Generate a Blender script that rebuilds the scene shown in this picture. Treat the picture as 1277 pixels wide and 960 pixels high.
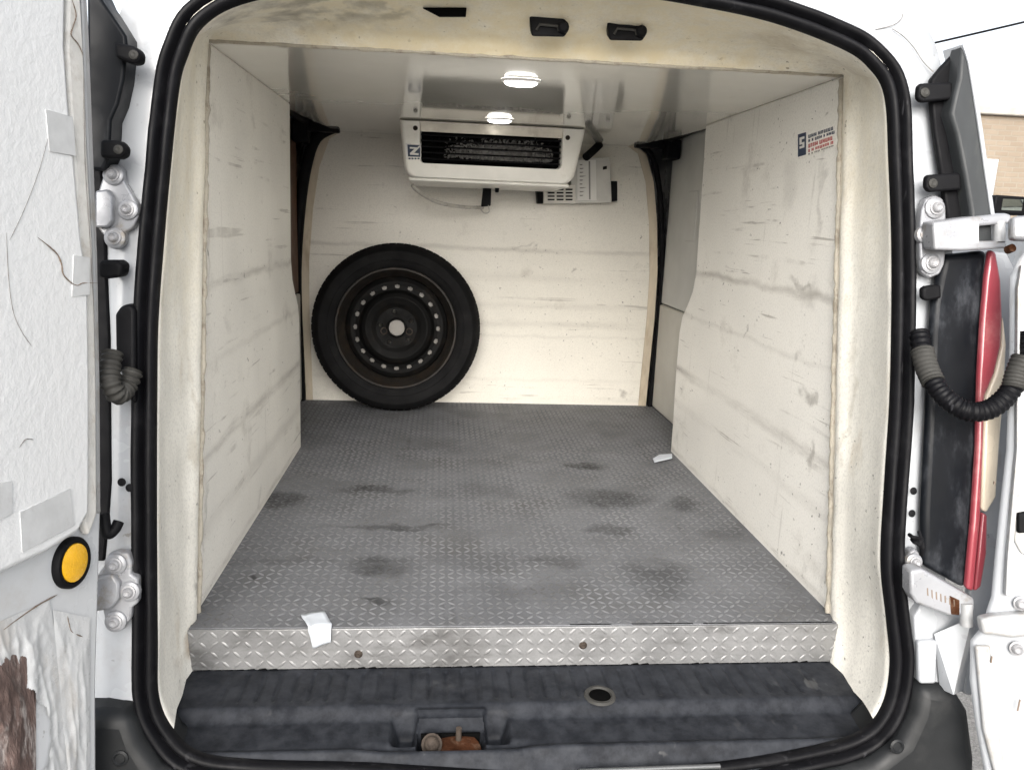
import bpy, bmesh, math, random
import numpy as np
from mathutils import Vector, Matrix, noise
random.seed(7)
R = math.radians
scene = bpy.context.scene
for o in list(bpy.data.objects):
    bpy.data.objects.remove(o)

# ------------------------------------------------------------------ camera, sky, sun, exposure
PW, PH, FPX = 1277.0, 960.0, 962.2
pitch, yaw, roll = .2073, .0949, .0395
CAM = Vector((-.151, 0, .66))
fwd = Vector((math.sin(yaw)*math.cos(pitch), math.cos(yaw)*math.cos(pitch), -math.sin(pitch)))
rt0 = Vector((math.cos(yaw), -math.sin(yaw), 0)); up0 = rt0.cross(fwd)
rgt = rt0*math.cos(roll) + up0*math.sin(roll); upv = up0*math.cos(roll) - rt0*math.sin(roll)
cd = bpy.data.cameras.new('camera'); cam = bpy.data.objects.new('camera', cd)
scene.collection.objects.link(cam); scene.camera = cam
cam.matrix_world = Matrix((( rgt.x, upv.x, -fwd.x, CAM.x), (rgt.y, upv.y, -fwd.y, CAM.y), (rgt.z, upv.z, -fwd.z, CAM.z), (0,0,0,1)))
cd.sensor_width = 36; cd.lens = FPX/PW*36; cd.clip_start = .02; cd.clip_end = 2000

SUN_EL, SUN_ROT = R(31), R(188)
world = bpy.data.worlds.new('World'); scene.world = world; world.use_nodes = True
wn = world.node_tree; wn.nodes.clear()
sky = wn.nodes.new('ShaderNodeTexSky'); sky.sky_type = 'NISHITA'; sky.sun_disc = False
sky.sun_elevation = SUN_EL; sky.sun_rotation = SUN_ROT; sky.dust_density = 4.0; sky.air_density = 1.0; sky.ozone_density = 1.0
hs = wn.nodes.new('ShaderNodeHueSaturation'); hs.inputs['Saturation'].default_value = .32
bg = wn.nodes.new('ShaderNodeBackground'); bg.inputs['Strength'].default_value = .15
wo = wn.nodes.new('ShaderNodeOutputWorld')
wn.links.new(sky.outputs[0], hs.inputs['Color']); wn.links.new(hs.outputs[0], bg.inputs[0]); wn.links.new(bg.outputs[0], wo.inputs[0])
sd = bpy.data.lights.new('sun', 'SUN'); sd.energy = 1.15; sd.angle = R(60); sd.color = (1, .96, .9)
so = bpy.data.objects.new('sun', sd); scene.collection.objects.link(so)
sdir = Vector((math.sin(SUN_ROT)*math.cos(SUN_EL), math.cos(SUN_ROT)*math.cos(SUN_EL), math.sin(SUN_EL)))   # towards the sun
so.rotation_euler = sdir.to_track_quat('Z', 'Y').to_euler()
so.location = (0, 0, 20)
vs = scene.view_settings; vs.view_transform = 'Standard'; vs.look = 'None'; vs.exposure = 1.28; vs.gamma = 1; vs.use_curve_mapping = False
scene.cycles.max_bounces = 10; scene.cycles.diffuse_bounces = 6

# ------------------------------------------------------------------ measuring: a photo pixel onto a real plane
def ray(px, py): return fwd + rgt*((px-PW/2)/FPX) - upv*((py-PH/2)/FPX)
def hit(px, py, n, d0):
    r = ray(px, py); t = (d0 - CAM.dot(n))/r.dot(n); return CAM + r*t
def onX(px, py, x): return hit(px, py, Vector((1,0,0)), x)
def onY(px, py, y): return hit(px, py, Vector((0,1,0)), y)
def onZ(px, py, z): return hit(px, py, Vector((0,0,1)), z)
K = .2
def lean(px, py, y0): return hit(px, py, Vector((0,1,-K)), y0)          # the leaning rear face of the van: Y = y0 + K z
def LY(z, y0=1.0): return y0 + K*z

# ------------------------------------------------------------------ materials
class G:
    def __init__(s, m):
        s.t = m.node_tree; s.N = s.t.nodes; s.L = s.t.links
    def new(s, typ, **kw):
        n = s.N.new(typ)
        for k, v in kw.items(): setattr(n, k, v)
        return n
    def put(s, sock, v):
        if hasattr(v, 'links') or hasattr(v, 'is_linked'): s.L.new(v, sock)
        else: sock.default_value = v
    def math(s, op, a, b=0.0, c=None, clamp=False):
        n = s.new('ShaderNodeMath', operation=op); n.use_clamp = clamp
        s.put(n.inputs[0], a); s.put(n.inputs[1], b)
        if c is not None: s.put(n.inputs[2], c)
        return n.outputs[0]
    def vmath(s, op, a, b):
        n = s.new('ShaderNodeVectorMath', operation=op); s.put(n.inputs[0], a); s.put(n.inputs[1], b)
        return n.outputs['Value'] if op in ('LENGTH', 'DOT_PRODUCT', 'DISTANCE') else n.outputs[0]
    def coord(s): return s.new('ShaderNodeTexCoord').outputs['Object']
    def noise(s, co, scale, detail=4, rough=.6, stretch=None):
        if stretch: co = s.vmath('MULTIPLY', co, stretch)
        n = s.new('ShaderNodeTexNoise'); s.put(n.inputs['Vector'], co)
        n.inputs['Scale'].default_value = scale; n.inputs['Detail'].default_value = detail; n.inputs['Roughness'].default_value = rough
        return n.outputs['Fac']
    def ramp(s, v, a, b, lo=0.0, hi=1.0):
        n = s.new('ShaderNodeMapRange'); n.interpolation_type = 'SMOOTHSTEP'
        s.put(n.inputs['Value'], v); n.inputs['From Min'].default_value = a; n.inputs['From Max'].default_value = b
        n.inputs['To Min'].default_value = lo; n.inputs['To Max'].default_value = hi
        return n.outputs['Result']
    def mix(s, f, a, b):
        n = s.new('ShaderNodeMix', data_type='RGBA'); s.put(n.inputs['Factor'], f)
        for sock, v in ((n.inputs[6], a), (n.inputs[7], b)):
            if isinstance(v, tuple): v = tuple(v) + (1,) if len(v) == 3 else v
            s.put(sock, v)
        return n.outputs[2]
    def bump(s, h, strength, dist=.002, normal=None):
        n = s.new('ShaderNodeBump'); n.inputs['Strength'].default_value = strength; n.inputs['Distance'].default_value = dist
        s.put(n.inputs['Height'], h)
        if normal is not None: s.put(n.inputs['Normal'], normal)
        return n.outputs[0]

def mat(name, col, rough=.5, metal=0.0, var=.12, vscale=8, dirt=None, dirt_amt=(.5, .7), dscale=5, bump=.0, bscale=120, bdist=.001,
        stretch=None, bands=(), blobs=(), band_col=(.16,.13,.1), emit=0, spec=.5, fine=0.0, coat=0, band_axis=2, specks=0.0, bstretch=None, scratch=None, scratch_col=(.2,.17,.14), chips=0.0):
    m = bpy.data.materials.new(name); m.use_nodes = True; g = G(m)
    b = m.node_tree.nodes['Principled BSDF']; co = g.coord()
    dark = tuple(c*(1-var) for c in col); lite = tuple(min(1, c*(1+var*.6)) for c in col)
    c = g.mix(g.ramp(g.noise(co, vscale, 5, .6, stretch), .3, .7), dark, lite)
    if fine: c = g.mix(g.math('MULTIPLY', g.ramp(g.noise(co, 220, 3, .7), .42, .7), fine), c, tuple(x*.45 for x in col))
    rg = g.ramp(g.noise(co, vscale*1.7, 4), .3, .7, max(.03, rough-.08), min(1, rough+.1))
    if dirt:
        f = g.ramp(g.noise(co, dscale, 7, .68, stretch), dirt_amt[0], dirt_amt[1]); c = g.mix(g.math('MULTIPLY', f, dirt[3]), c, dirt[:3])
    if specks:
        f = g.ramp(g.noise(co, 95, 2, .5), .68, .74); f = g.math('MULTIPLY', f, g.ramp(g.noise(co, 4.5, 3), .45, .62))
        c = g.mix(g.math('MULTIPLY', f, specks), c, (.12, .1, .08))
    if scratch:                                            # thin scuff lines drawn out along one direction
        for sc_, st_, am in scratch:
            f = g.ramp(g.noise(co, sc_, 3, .55, st_), .64, .70); f = g.math('MULTIPLY', f, g.ramp(g.noise(co, 5.5, 4, .7), .42, .62))
            c = g.mix(g.math('MULTIPLY', f, am), c, scratch_col)
    if chips:
        f = g.ramp(g.noise(co, 42, 4, .7, (1, .55, 1)), .665, .69); f = g.math('MULTIPLY', f, g.ramp(g.noise(co, 3.1, 3), .46, .6))
        c = g.mix(g.math('MULTIPLY', f, chips), c, (.10,.085,.07))
    sep = g.new('ShaderNodeSeparateXYZ'); g.put(sep.inputs[0], co)
    for (z0, w, amt, st) in bands:                          # rubbed dirt lines across a panel
        wob = g.math('MULTIPLY', g.math('SUBTRACT', g.noise(co, 9, 4), .5), .03)
        d = g.math('ABSOLUTE', g.math('SUBTRACT', g.math('ADD', sep.outputs[band_axis], wob), z0))
        f = g.math('MULTIPLY', g.ramp(d, 0.0, w, 1.0, 0.0), g.ramp(g.noise(co, 7, 7, .75, st), .36, .66))
        c = g.mix(g.math('MULTIPLY', f, amt), c, band_col)
    if blobs:
        nz = g.new('ShaderNodeTexNoise'); g.put(nz.inputs['Vector'], co); nz.inputs['Scale'].default_value = 16; nz.inputs['Detail'].default_value = 5
        off = g.vmath('MULTIPLY', g.vmath('SUBTRACT', nz.outputs['Color'], (.5,.5,.5)), (.12,.12,.12)); cw = g.vmath('ADD', co, off)
        mod = g.ramp(g.noise(co, 28, 5, .7),   .3, .7, .5, 1.0)
        for (p, rad, amt, bc) in blobs:
            d = g.vmath('LENGTH', g.vmath('MULTIPLY', g.vmath('SUBTRACT', cw, tuple(p)), tuple(1/x for x in rad)), (0,0,0))
            f = g.math('MULTIPLY', g.math('MULTIPLY', g.ramp(d, .25, 1.05, 1.0, 0.0), mod), amt)
            c = g.mix(f, c, bc)
    g.put(b.inputs['Base Color'], c); g.put(b.inputs['Roughness'], rg); b.inputs['Metallic'].default_value = metal
    b.inputs['Specular IOR Level'].default_value = spec
    if coat: b.inputs['Coat Weight'].default_value = coat; b.inputs['Coat Roughness'].default_value = .08
    if bump: g.put(b.inputs['Normal'], g.bump(g.noise(co, bscale, 5, .65, bstretch), bump, bdist))
    if emit:
        b.inputs['Emission Color'].default_value = tuple(col)+(1,); b.inputs['Emission Strength'].default_value = emit
    return m

GRIME = (.2, .17, .13, .5)
WALLC = (.885, .86, .795)
NS = (1, .12, 1); NX = (.12, 1, 1); NZ = (1, 1, .1)
def zb(px, py, x): return onX(px, py, x)
dk = (.13, .11, .09)
wall_blobs_r = [(onX(1000, 352, .55), (.05,.06,.012), .55, dk), (onX(1012, 360, .55), (.05,.05,.03), .3, dk), (onX(1010, 485, .55), (.05,.03,.02), .6, dk),
    (onX(998, 440, .55), (.05,.02,.02), .4, dk), (onX(1012, 575, .55), (.05,.014,.03), .5, dk), (onX(1022, 250, .55), (.05,.015,.12), .3, dk), (onX(970, 690, .55), (.05,.013,.008), 1, (.03,.03,.03)),
    (onX(975, 697, .55), (.05,.01,.006), .8, (.04,.03,.03)), (onX(985, 230, .55), (.05,.05,.06), .18, dk), (onX(930, 418, .55), (.05,.01,.008), .6, dk), (onX(1030, 690, .55), (.05,.02,.1), .3, dk)]
wall_blobs_l = [(onX(308, 452, -.55), (.05,.008,.008), .8, dk), (onX(323, 620, -.55), (.05,.02,.012), .3, dk), (onX(284, 400, -.55), (.05,.02,.03), .16, dk),
    (onX(256, 640, -.55), (.05,.012,.1), .35, dk), (onX(258, 300, -.55), (.05,.012,.12), .35, dk), (onX(300, 470, -.55), (.05,.03,.02), .12, dk), (onX(258, 315, -.55), (.05,.01,.01), .9, dk)]
M = {}
M['wall_l'] = mat('white_liner_panel', WALLC, .38, var=.06, vscale=3, dirt=GRIME, dirt_amt=(.56,.8), dscale=6, bump=.12, bscale=60, bstretch=(1,1,.15), bands=[(.245,.02,.55,NS),(.535,.014,.42,NS),(.40,.012,.2,NS),(.12,.03,.2,NS),(.01,.014,.6,NS)], blobs=wall_blobs_l, fine=.2, specks=.6, chips=.5, scratch=[(34,(1,.05,1),.35),(90,(1,.04,1),.45),(40,(1,1,.05),.22)])
M['wall_r'] = mat('white_scuffed_panel', (.885,.865,.81), .38, var=.06, vscale=3, dirt=GRIME, dirt_amt=(.55,.8), dscale=6, bump=.12, bscale=60, bstretch=(1,1,.15), bands=[(.255,.02,.58,NS),(.545,.014,.5,NS),(.42,.010,.28,NS),(.16,.02,.2,NS),(.01,.014,.6,NS)], blobs=wall_blobs_r, fine=.22, specks=.8, chips=.8, scratch=[(34,(1,.05,1),.4),(90,(1,.04,1),.55),(40,(1,1,.06),.25)])
M['bulk'] = mat('bulkhead_panel', (.77,.74,.665), .34, var=.05, vscale=3, dirt=GRIME, dirt_amt=(.58,.82), dscale=5, bump=.25, bscale=22, bdist=.0016, bstretch=(.06,1,1),
    bands=[(.565,.014,.34,NX),(.47,.03,.14,NX),(.365,.02,.2,NX),(.30,.022,.28,NX),(.255,.01,.18,NX),(.09,.012,.14,NX),(.02,.015,.3,NX)], fine=.18, specks=.6, chips=.35, scratch=[(24,(.04,1,1),.35),(70,(.04,1,1),.4)],
    blobs=[(onY(775,492,2.79),(.03,.05,.02),.7,dk),(onY(718,338,2.79),(.02,.05,.012),.5,dk),(onY(650,308,2.79),(.05,.05,.01),.35,dk),(onY(420,345,2.79),(.03,.05,.02),.3,dk)])
M['edging'] = mat('tan_edge_strip', (.60,.52,.40), .5, var=.15, vscale=12, dirt=(.3,.22,.14,.6), dirt_amt=(.48,.72), dscale=14, stretch=(1,1,.3))
M['ceil'] = mat('gloss_ceiling_panel', (.90,.875,.80), .06, coat=1, var=.05, vscale=2.5, dirt=GRIME, dirt_amt=(.62,.85), dscale=5, bump=.03, bscale=25, spec=.6)
M['reveal'] = mat('cream_fibreglass', (.92,.895,.815), .5, var=.12, vscale=9, dirt=(.52,.42,.28,.55), dirt_amt=(.54,.78), dscale=13, stretch=(1,1,.45), bump=.45, bscale=60, bdist=.002, fine=.3, specks=1.0, chips=.55, scratch=[(30,(1,1,.06),.4)], scratch_col=(.45,.36,.24),
    blobs=[((0,1.3,1.0),(.75,.5,.16),.9,(.85,.74,.50)),((0,1.41,.955),(.8,.07,.035),1.0,(.80,.69,.46)),((-.54,1.25,.75),(.06,.3,.4),.5,(.85,.76,.56)),((.54,1.25,.8),(.06,.3,.25),.4,(.85,.76,.56)),(onY(400,22,1.29),(.13,.12,.022),.8,(.22,.2,.16)),(onY(330,34,1.28),(.09,.12,.03),.8,(.2,.18,.15)),(onY(470,14,1.29),(.12,.1,.016),.6,(.25,.23,.18)),(onY(990,50,1.28),(.10,.1,.03),.55,(.4,.33,.22)),(onY(1060,80,1.28),(.05,.1,.05),.5,(.42,.35,.23)),(onY(700,60,1.41),(.16,.05,.012),.15,(.6,.48,.28)),((-.545,1.2,-.02),(.03,.1,.03),.8,(.3,.2,.1)),((-.545,1.22,.06),(.03,.03,.015),.8,(.1,.08,.06)),((-.545,1.25,.25),(.03,.02,.3),.4,(.4,.33,.22)),((.547,1.235,.3),(.02,.02,.35),.35,(.35,.3,.2))])
M['caulk'] = mat('old_caulk', (.47,.43,.355), .7, var=.25, vscale=30, dirt=(.2,.17,.13,.8), dirt_amt=(.45,.65), dscale=30, bump=.6, bscale=90, bdist=.003)
FB = [(onZ(x,y,0), (a*1.35,b*1.3,.2), min(.85,s*1.05), (.018,.018,.018)) for (x,y,a,b,s) in
      [(762,622,.10,.07,.75),(730,581,.055,.035,.7),(852,629,.045,.05,.6),(470,611,.09,.03,.65),(480,657,.14,.018,.6),(347,624,.06,.06,.75),(600,612,.10,.06,.3),(758,660,.07,.03,.5),(480,706,.06,.05,.65),(470,747,.035,.014,.7),
       (690,700,.06,.03,.45),(820,716,.06,.06,.6),(835,740,.05,.03,.4),(310,722,.012,.008,.9),(665,575,.03,.02,.3),(905,665,.07,.06,.35),(600,700,.12,.05,.22),(640,735,.14,.03,.25),(560,555,.2,.1,.15),(350,700,.09,.02,.3)]]
M['floor'] = mat('worn_tread_plate', (.145,.149,.158), .6, metal=.12, spec=.15, var=.14, vscale=7, dirt=(.08,.078,.074,.55), dirt_amt=(.48,.72), dscale=4.5, fine=.35, bump=.1, bscale=300, bdist=.0006, scratch=[(18,(1,.08,1),.45),(22,(.1,1,1),.4)], scratch_col=(.05,.05,.05), chips=.4,
    blobs=FB)
M['lug'] = mat('polished_lug_metal', (.19,.194,.205), .45, metal=.2, var=.2, vscale=9, dirt=(.08,.078,.074,.7), dirt_amt=(.46,.66), dscale=6, fine=.3, blobs=FB)
M['riser'] = mat('bright_tread_plate', (.265,.266,.268), .42, metal=.5, var=.12, vscale=12, dirt=(.085,.083,.08,.75), dirt_amt=(.47,.72), dscale=14, stretch=(.5,1,1.4), fine=.2, bump=.1, bscale=300, bdist=.0006)
M['scuff'] = mat('dusty_black_plastic', (.0095,.0110,.0145), .6, spec=.15, var=.25, vscale=14, dirt=(.036,.039,.046,.65), dirt_amt=(.3,.72), dscale=34, fine=.35, scratch=[(26,(1,.5,1),.5)], scratch_col=(.09,.09,.09), specks=0, bump=.3, bscale=420, bdist=.0008)
M['bumper'] = mat('black_bumper_plastic', (.011,.012,.013), .45, spec=.25, var=.2, vscale=10, dirt=(.04,.04,.04,.5), dirt_amt=(.5,.75), dscale=9, bump=.2, bscale=500, bdist=.0006)
M['rubber'] = mat('black_rubber_seal', (.0035,.0035,.0045), .5, spec=.13, var=.2, vscale=12, dirt=(.018,.018,.02,.5), dirt_amt=(.5,.78), dscale=26, scratch=[(60,(1,1,.3),.5)], scratch_col=(.05,.05,.055), bump=.2, bscale=200)
M['paint'] = mat('white_body_paint', (.36,.375,.395), .25, var=.05, vscale=4, dirt=(.24,.225,.20,.55), dirt_amt=(.52,.8), dscale=9, scratch=[(30,(1,1,.08),.4)], specks=.5, coat=.4)
M['door_paint'] = mat('white_door_paint', (.58,.595,.61), .3, var=.06, vscale=6, dirt=(.4,.37,.33,.5), dirt_amt=(.52,.8), dscale=11, scratch=[(30,(1,1,.2),.35)], specks=.5)
M['paint_dirty'] = mat('dirty_white_metal', (.36,.365,.37), .38, var=.1, vscale=14, dirt=(.22,.19,.15,.7), dirt_amt=(.47,.72), dscale=16, metal=.1, bump=.15, bscale=60)
M['hinge'] = mat('painted_hinge_steel', (.28,.285,.30), .34, metal=.25, var=.1, vscale=18, dirt=(.17,.14,.10,.75), dirt_amt=(.5,.7), dscale=26, specks=.8, chips=.5)
M['steel'] = mat('bolt_steel', (.30,.30,.31), .45, metal=.1, var=.15, vscale=40, dirt=(.25,.18,.1,.5), dirt_amt=(.52,.75), dscale=50)
M['door_liner'] = mat('textured_door_liner', (.72,.73,.735), .45, var=.03, vscale=4, dirt=(.5,.47,.42,.35), dirt_amt=(.58,.85), dscale=5, bump=.5, bscale=85, bdist=.0022)
M['tape'] = mat('grey_tape', (.55,.56,.565), .4, var=.1, vscale=30, dirt=(.4,.4,.4,.5), dscale=40, bump=.3, bscale=60)
M['caulk_d'] = mat('door_caulk', (.62,.61,.58), .55, var=.12, vscale=30, dirt=(.35,.3,.25,.6), dirt_amt=(.5,.7), dscale=24, bump=.5, bscale=60, bdist=.003)
M['wrap'] = mat('torn_plastic_wrap', (.58,.59,.595), .3, var=.1, vscale=16, dirt=(.42,.37,.31,.55), dirt_amt=(.5,.72), dscale=15, stretch=(1,1,.4), bump=.3, bscale=60, bdist=.003)
M['foam'] = mat('exposed_brown_foam', (.17,.115,.10), .6, var=.5, vscale=26, dirt=(.6,.55,.52,.7), dirt_amt=(.5,.66), dscale=34, stretch=(1,1,.3), bump=1, bscale=45, bdist=.008, bstretch=(1,1,.3))
M['crack'] = mat('crack_dirt', (.16,.12,.09), .8)
M['crack_f'] = mat('faint_crack', (.20,.19,.18), .8)
M['black'] = mat('black_plastic', (.005,.005,.006), .6, spec=.12, var=.2, vscale=20)
M['black_dusty'] = mat('dusty_lamp_plastic', (.005,.006,.008), .4, spec=.15, var=.3, vscale=12, dirt=(.075,.08,.09,.85), dirt_amt=(.5,.76), dscale=12, stretch=(1,1,.4), bump=.08, bscale=60)
M['grey_trim'] = mat('scratched_grey_trim', (.035,.038,.04), .45, spec=.25, var=.2, vscale=14, dirt=(.055,.058,.056,.6), dirt_amt=(.48,.7), dscale=22, stretch=(1,1,.2))
M['red'] = mat('red_lens', (.30,.045,.06), .35, var=.12, vscale=10, dirt=(.6,.3,.28,.4), dirt_amt=(.5,.75), dscale=12, coat=.8)
M['amber'] = mat('amber_reflector', (.85,.46,.015), .25, var=.1, vscale=60, bump=.4, bscale=400, coat=.5)
M['sunlit_strip'] = mat('sunlit_strip', (.80,.70,.55), .2, var=.1, vscale=9, coat=.5)  # warm cream colour stands in for sunlight on the edge beside the lamp
M['unit'] = mat('off_white_moulding', (.88,.865,.81), .35, var=.06, vscale=10, dirt=(.4,.35,.28,.4), dirt_amt=(.55,.8), dscale=10)
M['alu'] = mat('dull_aluminium_strip', (.60,.56,.48), .35, metal=.5, var=.12, vscale=14, dirt=(.3,.25,.2,.4), dscale=20)
M['fin'] = mat('coil_fin_metal', (.25,.245,.235), .5, metal=0, var=.3, vscale=60)
M['dark_hole'] = mat('dark_recess', (.004,.004,.004), .9, spec=.0)
M['grey_box'] = mat('grey_control_case', (.50,.49,.46), .4, metal=.2, var=.1, vscale=20)
M['white_box'] = mat('white_vent_plastic', (.70,.68,.63), .45, var=.06)
M['label'] = mat('white_label_print', (.74,.73,.70), .5, var=.05)
M['navy'] = mat('navy_print', (.02,.035,.075), .5)
M['print_red'] = mat('red_print', (.42,.06,.055), .5)
M['print_grey'] = mat('grey_print', (.22,.21,.2), .5)
M['tyre'] = mat('tyre_rubber', (.0045,.0045,.005), .7, spec=.15, var=.2, vscale=14, dirt=(.014,.0135,.013,.5), dscale=9)
M['rim'] = mat('black_steel_rim', (.0045,.0045,.0045), .55, spec=.1, var=.3, vscale=16, dirt=(.02,.015,.011,.5), dirt_amt=(.5,.72), dscale=18)
M['rim_edge'] = mat('rusty_rim_edge', (.02,.018,.016), .5, metal=.1, spec=.25, var=.3, vscale=22, dirt=(.032,.022,.015,.7), dirt_amt=(.45,.65), dscale=24)
M['wall_light_plate'] = mat('painted_wall_light', (.24,.225,.205), .5, var=.2, vscale=12)  # pale colour stands in for the lit wall seen through the wheel
M['rust'] = mat('rusty_steel', (.045,.018,.009), .9, spec=.05, var=.4, vscale=40, dirt=(.12,.075,.05,.6), dirt_amt=(.5,.7), dscale=60, bump=.8, bscale=160, bdist=.002)
M['old_bolt'] = mat('grimy_bolt', (.05,.04,.033), .7, spec=.1, metal=0, var=.3, vscale=60)
M['paper'] = mat('white_paper_scrap', (.46,.49,.53), .7, var=.03, vscale=30)
M['trim_grey'] = mat('grey_door_trim', (.58,.58,.56), .5, var=.06, vscale=6, dirt=(.3,.28,.25,.4), dirt_amt=(.55,.8))
M['trim_cream'] = mat('cream_side_trim', (.56,.545,.50), .5, var=.08, vscale=6)
M['trim_brown'] = mat('brown_side_trim', (.12,.06,.035), .6, var=.2)
M['hose'] = mat('clear_grey_hose', (.45,.43,.39), .3, var=.15, vscale=30)
M['boot'] = mat('grey_rubber_boot', (.04,.039,.036), .6, spec=.2, var=.2, vscale=20)
M['lamp'] = mat('lit_lamp_lens', (1.0,.97,.92), .3, var=.01, emit=3)
M['lamp_ring'] = mat('white_lamp_ring', (.85,.84,.83), .3, var=.02)
M['chrome'] = mat('scratched_sill_metal', (.09,.092,.095), .4, metal=.3, var=.15, vscale=22, dirt=(.1,.1,.1,.7), dirt_amt=(.5,.65), dscale=26, stretch=(.2,1,1))
M['asphalt'] = mat('grey_asphalt', (.24,.236,.228), .9, var=.3, vscale=120, bump=.8, bscale=160, bdist=.006, fine=.5, dirt=(.24,.24,.24,.5), dirt_amt=(.55,.68), dscale=240)
M['glass'] = mat('mirror_glass', (.62,.66,.58), .04, metal=1.0, var=.02)
M['window'] = mat('dark_window_glass', (.02,.025,.03), .05, var=.05, coat=.6)
M['concrete'] = mat('grey_coping', (.36,.34,.31), .8, var=.15)
def brick_mat():
    m = bpy.data.materials.new('tan_brickwork'); m.use_nodes = True; g = G(m); b = m.node_tree.nodes['Principled BSDF']
    co = g.coord(); n = g.new('ShaderNodeTexBrick'); sw = g.new('ShaderNodeSeparateXYZ'); g.put(sw.inputs[0], co)
    cb = g.new('ShaderNodeCombineXYZ'); g.put(cb.inputs[0], g.math('ADD', sw.outputs[0], sw.outputs[1])); g.put(cb.inputs[1], sw.outputs[2]); g.put(n.inputs['Vector'], cb.outputs[0])
    n.inputs['Color1'].default_value = (.22,.175,.13,1); n.inputs['Color2'].default_value = (.25,.205,.155,1); n.inputs['Mortar'].default_value = (.25,.22,.18,1)
    n.inputs['Scale'].default_value = 1; n.inputs['Mortar Size'].default_value = .008; n.inputs['Brick Width'].default_value = .21; n.inputs['Row Height'].default_value = .072
    c = g.mix(g.math('MULTIPLY', g.ramp(g.noise(co, 2.2, 5), .35, .7), .4), n.outputs['Color'], (.19,.15,.11))
    g.put(b.inputs['Base Color'], c); b.inputs['Roughness'].default_value = .9
    g.put(b.inputs['Normal'], g.bump(g.math('MULTIPLY', n.outputs['Fac'], -1.0), .6, .01))
    return m
M['brick'] = brick_mat()

# ------------------------------------------------------------------ mesh helpers: verts are in world metres
ORIG = {}
def link(o, parent=None):
    scene.collection.objects.link(o)
    if parent is not None:
        o.parent = parent
        o.location = -Vector(ORIG.get(parent.name, (0,0,0)))
        ORIG[o.name] = (0,0,0)
    return o
def thing(name, label, cat, loc, group=None):
    o = bpy.data.objects.new(name, None); scene.collection.objects.link(o); o.location = loc; ORIG[o.name] = tuple(loc)
    o['label'] = label; o['category'] = cat; o.empty_display_size = .1
    if group: o['group'] = group
    return o
def tag(o, label=None, cat=None, group=None, kind=None):
    for k, v in (('label', label), ('category', cat), ('group', group), ('kind', kind)):
        if v: o[k] = v
    return o
def mesh(name, vs_, fs, m, parent=None, smooth=None, bevel=0, seg=2, fix=True):
    me = bpy.data.meshes.new(name); me.from_pydata([tuple(v) for v in vs_], [], fs)
    if fix:
        bm = bmesh.new(); bm.from_mesh(me); bmesh.ops.remove_doubles(bm, verts=bm.verts, dist=1e-6); bmesh.ops.recalc_face_normals(bm, faces=bm.faces); bm.to_mesh(me); bm.free()
    me.materials.append(m)
    if smooth is not None:
        for p in me.polygons: p.use_smooth = True
        if smooth < 179: me.set_sharp_from_angle(angle=R(smooth))
    o = bpy.data.objects.new(name, me); link(o, parent)
    if bevel:
        b = o.modifiers.new('edge', 'BEVEL'); b.width = bevel; b.segments = seg; b.limit_method = 'ANGLE'; b.angle_limit = R(35)
        b.harden_normals = False
        for p in me.polygons: p.use_smooth = True
        me.set_sharp_from_angle(angle=R(50))
    return o
def box(name, a, b, m, parent=None, bevel=.002):
    x0,y0,z0 = (min(a[i], b[i]) for i in range(3)); x1,y1,z1 = (max(a[i], b[i]) for i in range(3))
    v = [(x0,y0,z0),(x1,y0,z0),(x1,y1,z0),(x0,y1,z0),(x0,y0,z1),(x1,y0,z1),(x1,y1,z1),(x0,y1,z1)]
    return mesh(name, v, [(0,3,2,1),(4,5,6,7),(0,1,5,4),(1,2,6,5),(2,3,7,6),(3,0,4,7)], m, parent, bevel=bevel)
def prism(name, pts, ext, m, parent=None, bevel=.002, seg=2):
    n = len(pts); ext = Vector(ext); v = [Vector(p) for p in pts] + [Vector(p)+ext for p in pts]
    f = [tuple(range(n)), tuple(range(2*n-1, n-1, -1))] + [(i, (i+1) % n, n+(i+1) % n, n+i) for i in range(n)]
    return mesh(name, v, f, m, parent, bevel=bevel, seg=seg)
def slab(name, px, y0, thick, m, parent=None, bevel=.003, seg=2):     # an outline on the van's leaning rear face, given its thickness
    return prism(name, [lean(x, y, y0) for x, y in px], (0, thick, 0), m, parent, bevel, seg)
def catmull(pts, n, closed=False):
    P = [Vector(p) for p in pts]; k = len(P); out = []
    segs = k if closed else k-1
    for s in range(segs):
        p0, p1, p2, p3 = (P[(s-1) % k], P[s], P[(s+1) % k], P[(s+2) % k]) if closed else (P[max(s-1,0)], P[s], P[s+1], P[min(s+2,k-1)])
        for j in range(n):
            t = j/n; out.append(.5*((2*p1) + (p2-p0)*t + (2*p0-5*p1+4*p2-p3)*t*t + (3*p1-p0-3*p2+p3)*t**3))
    if not closed: out.append(P[-1])
    return out
def tube_data(path, r, n=10):
    P = [Vector(p) for p in path]; v = []; f = []; prev = None
    for i, p in enumerate(P):
        t = (P[min(i+1, len(P)-1)] - P[max(i-1, 0)]).normalized()
        if prev is None: a = t.orthogonal().normalized()
        else: a = (prev - t*prev.dot(t)).normalized()
        prev = a; b = t.cross(a); rr = r(i/(len(P)-1)) if callable(r) else r
        v += [p + (a*math.cos(2*math.pi*k/n) + b*math.sin(2*math.pi*k/n))*rr for k in range(n)]
        if i: f += [((i-1)*n+k, (i-1)*n+(k+1) % n, i*n+(k+1) % n, i*n+k) for k in range(n)]
    f += [tuple(range(n)), tuple(range((len(P)-1)*n, len(P)*n))]
    return v, f
def tube(name, path, r, m, parent=None, n=10):
    v, f = tube_data(path, r, n); return mesh(name, v, f, m, parent, smooth=60)
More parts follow.
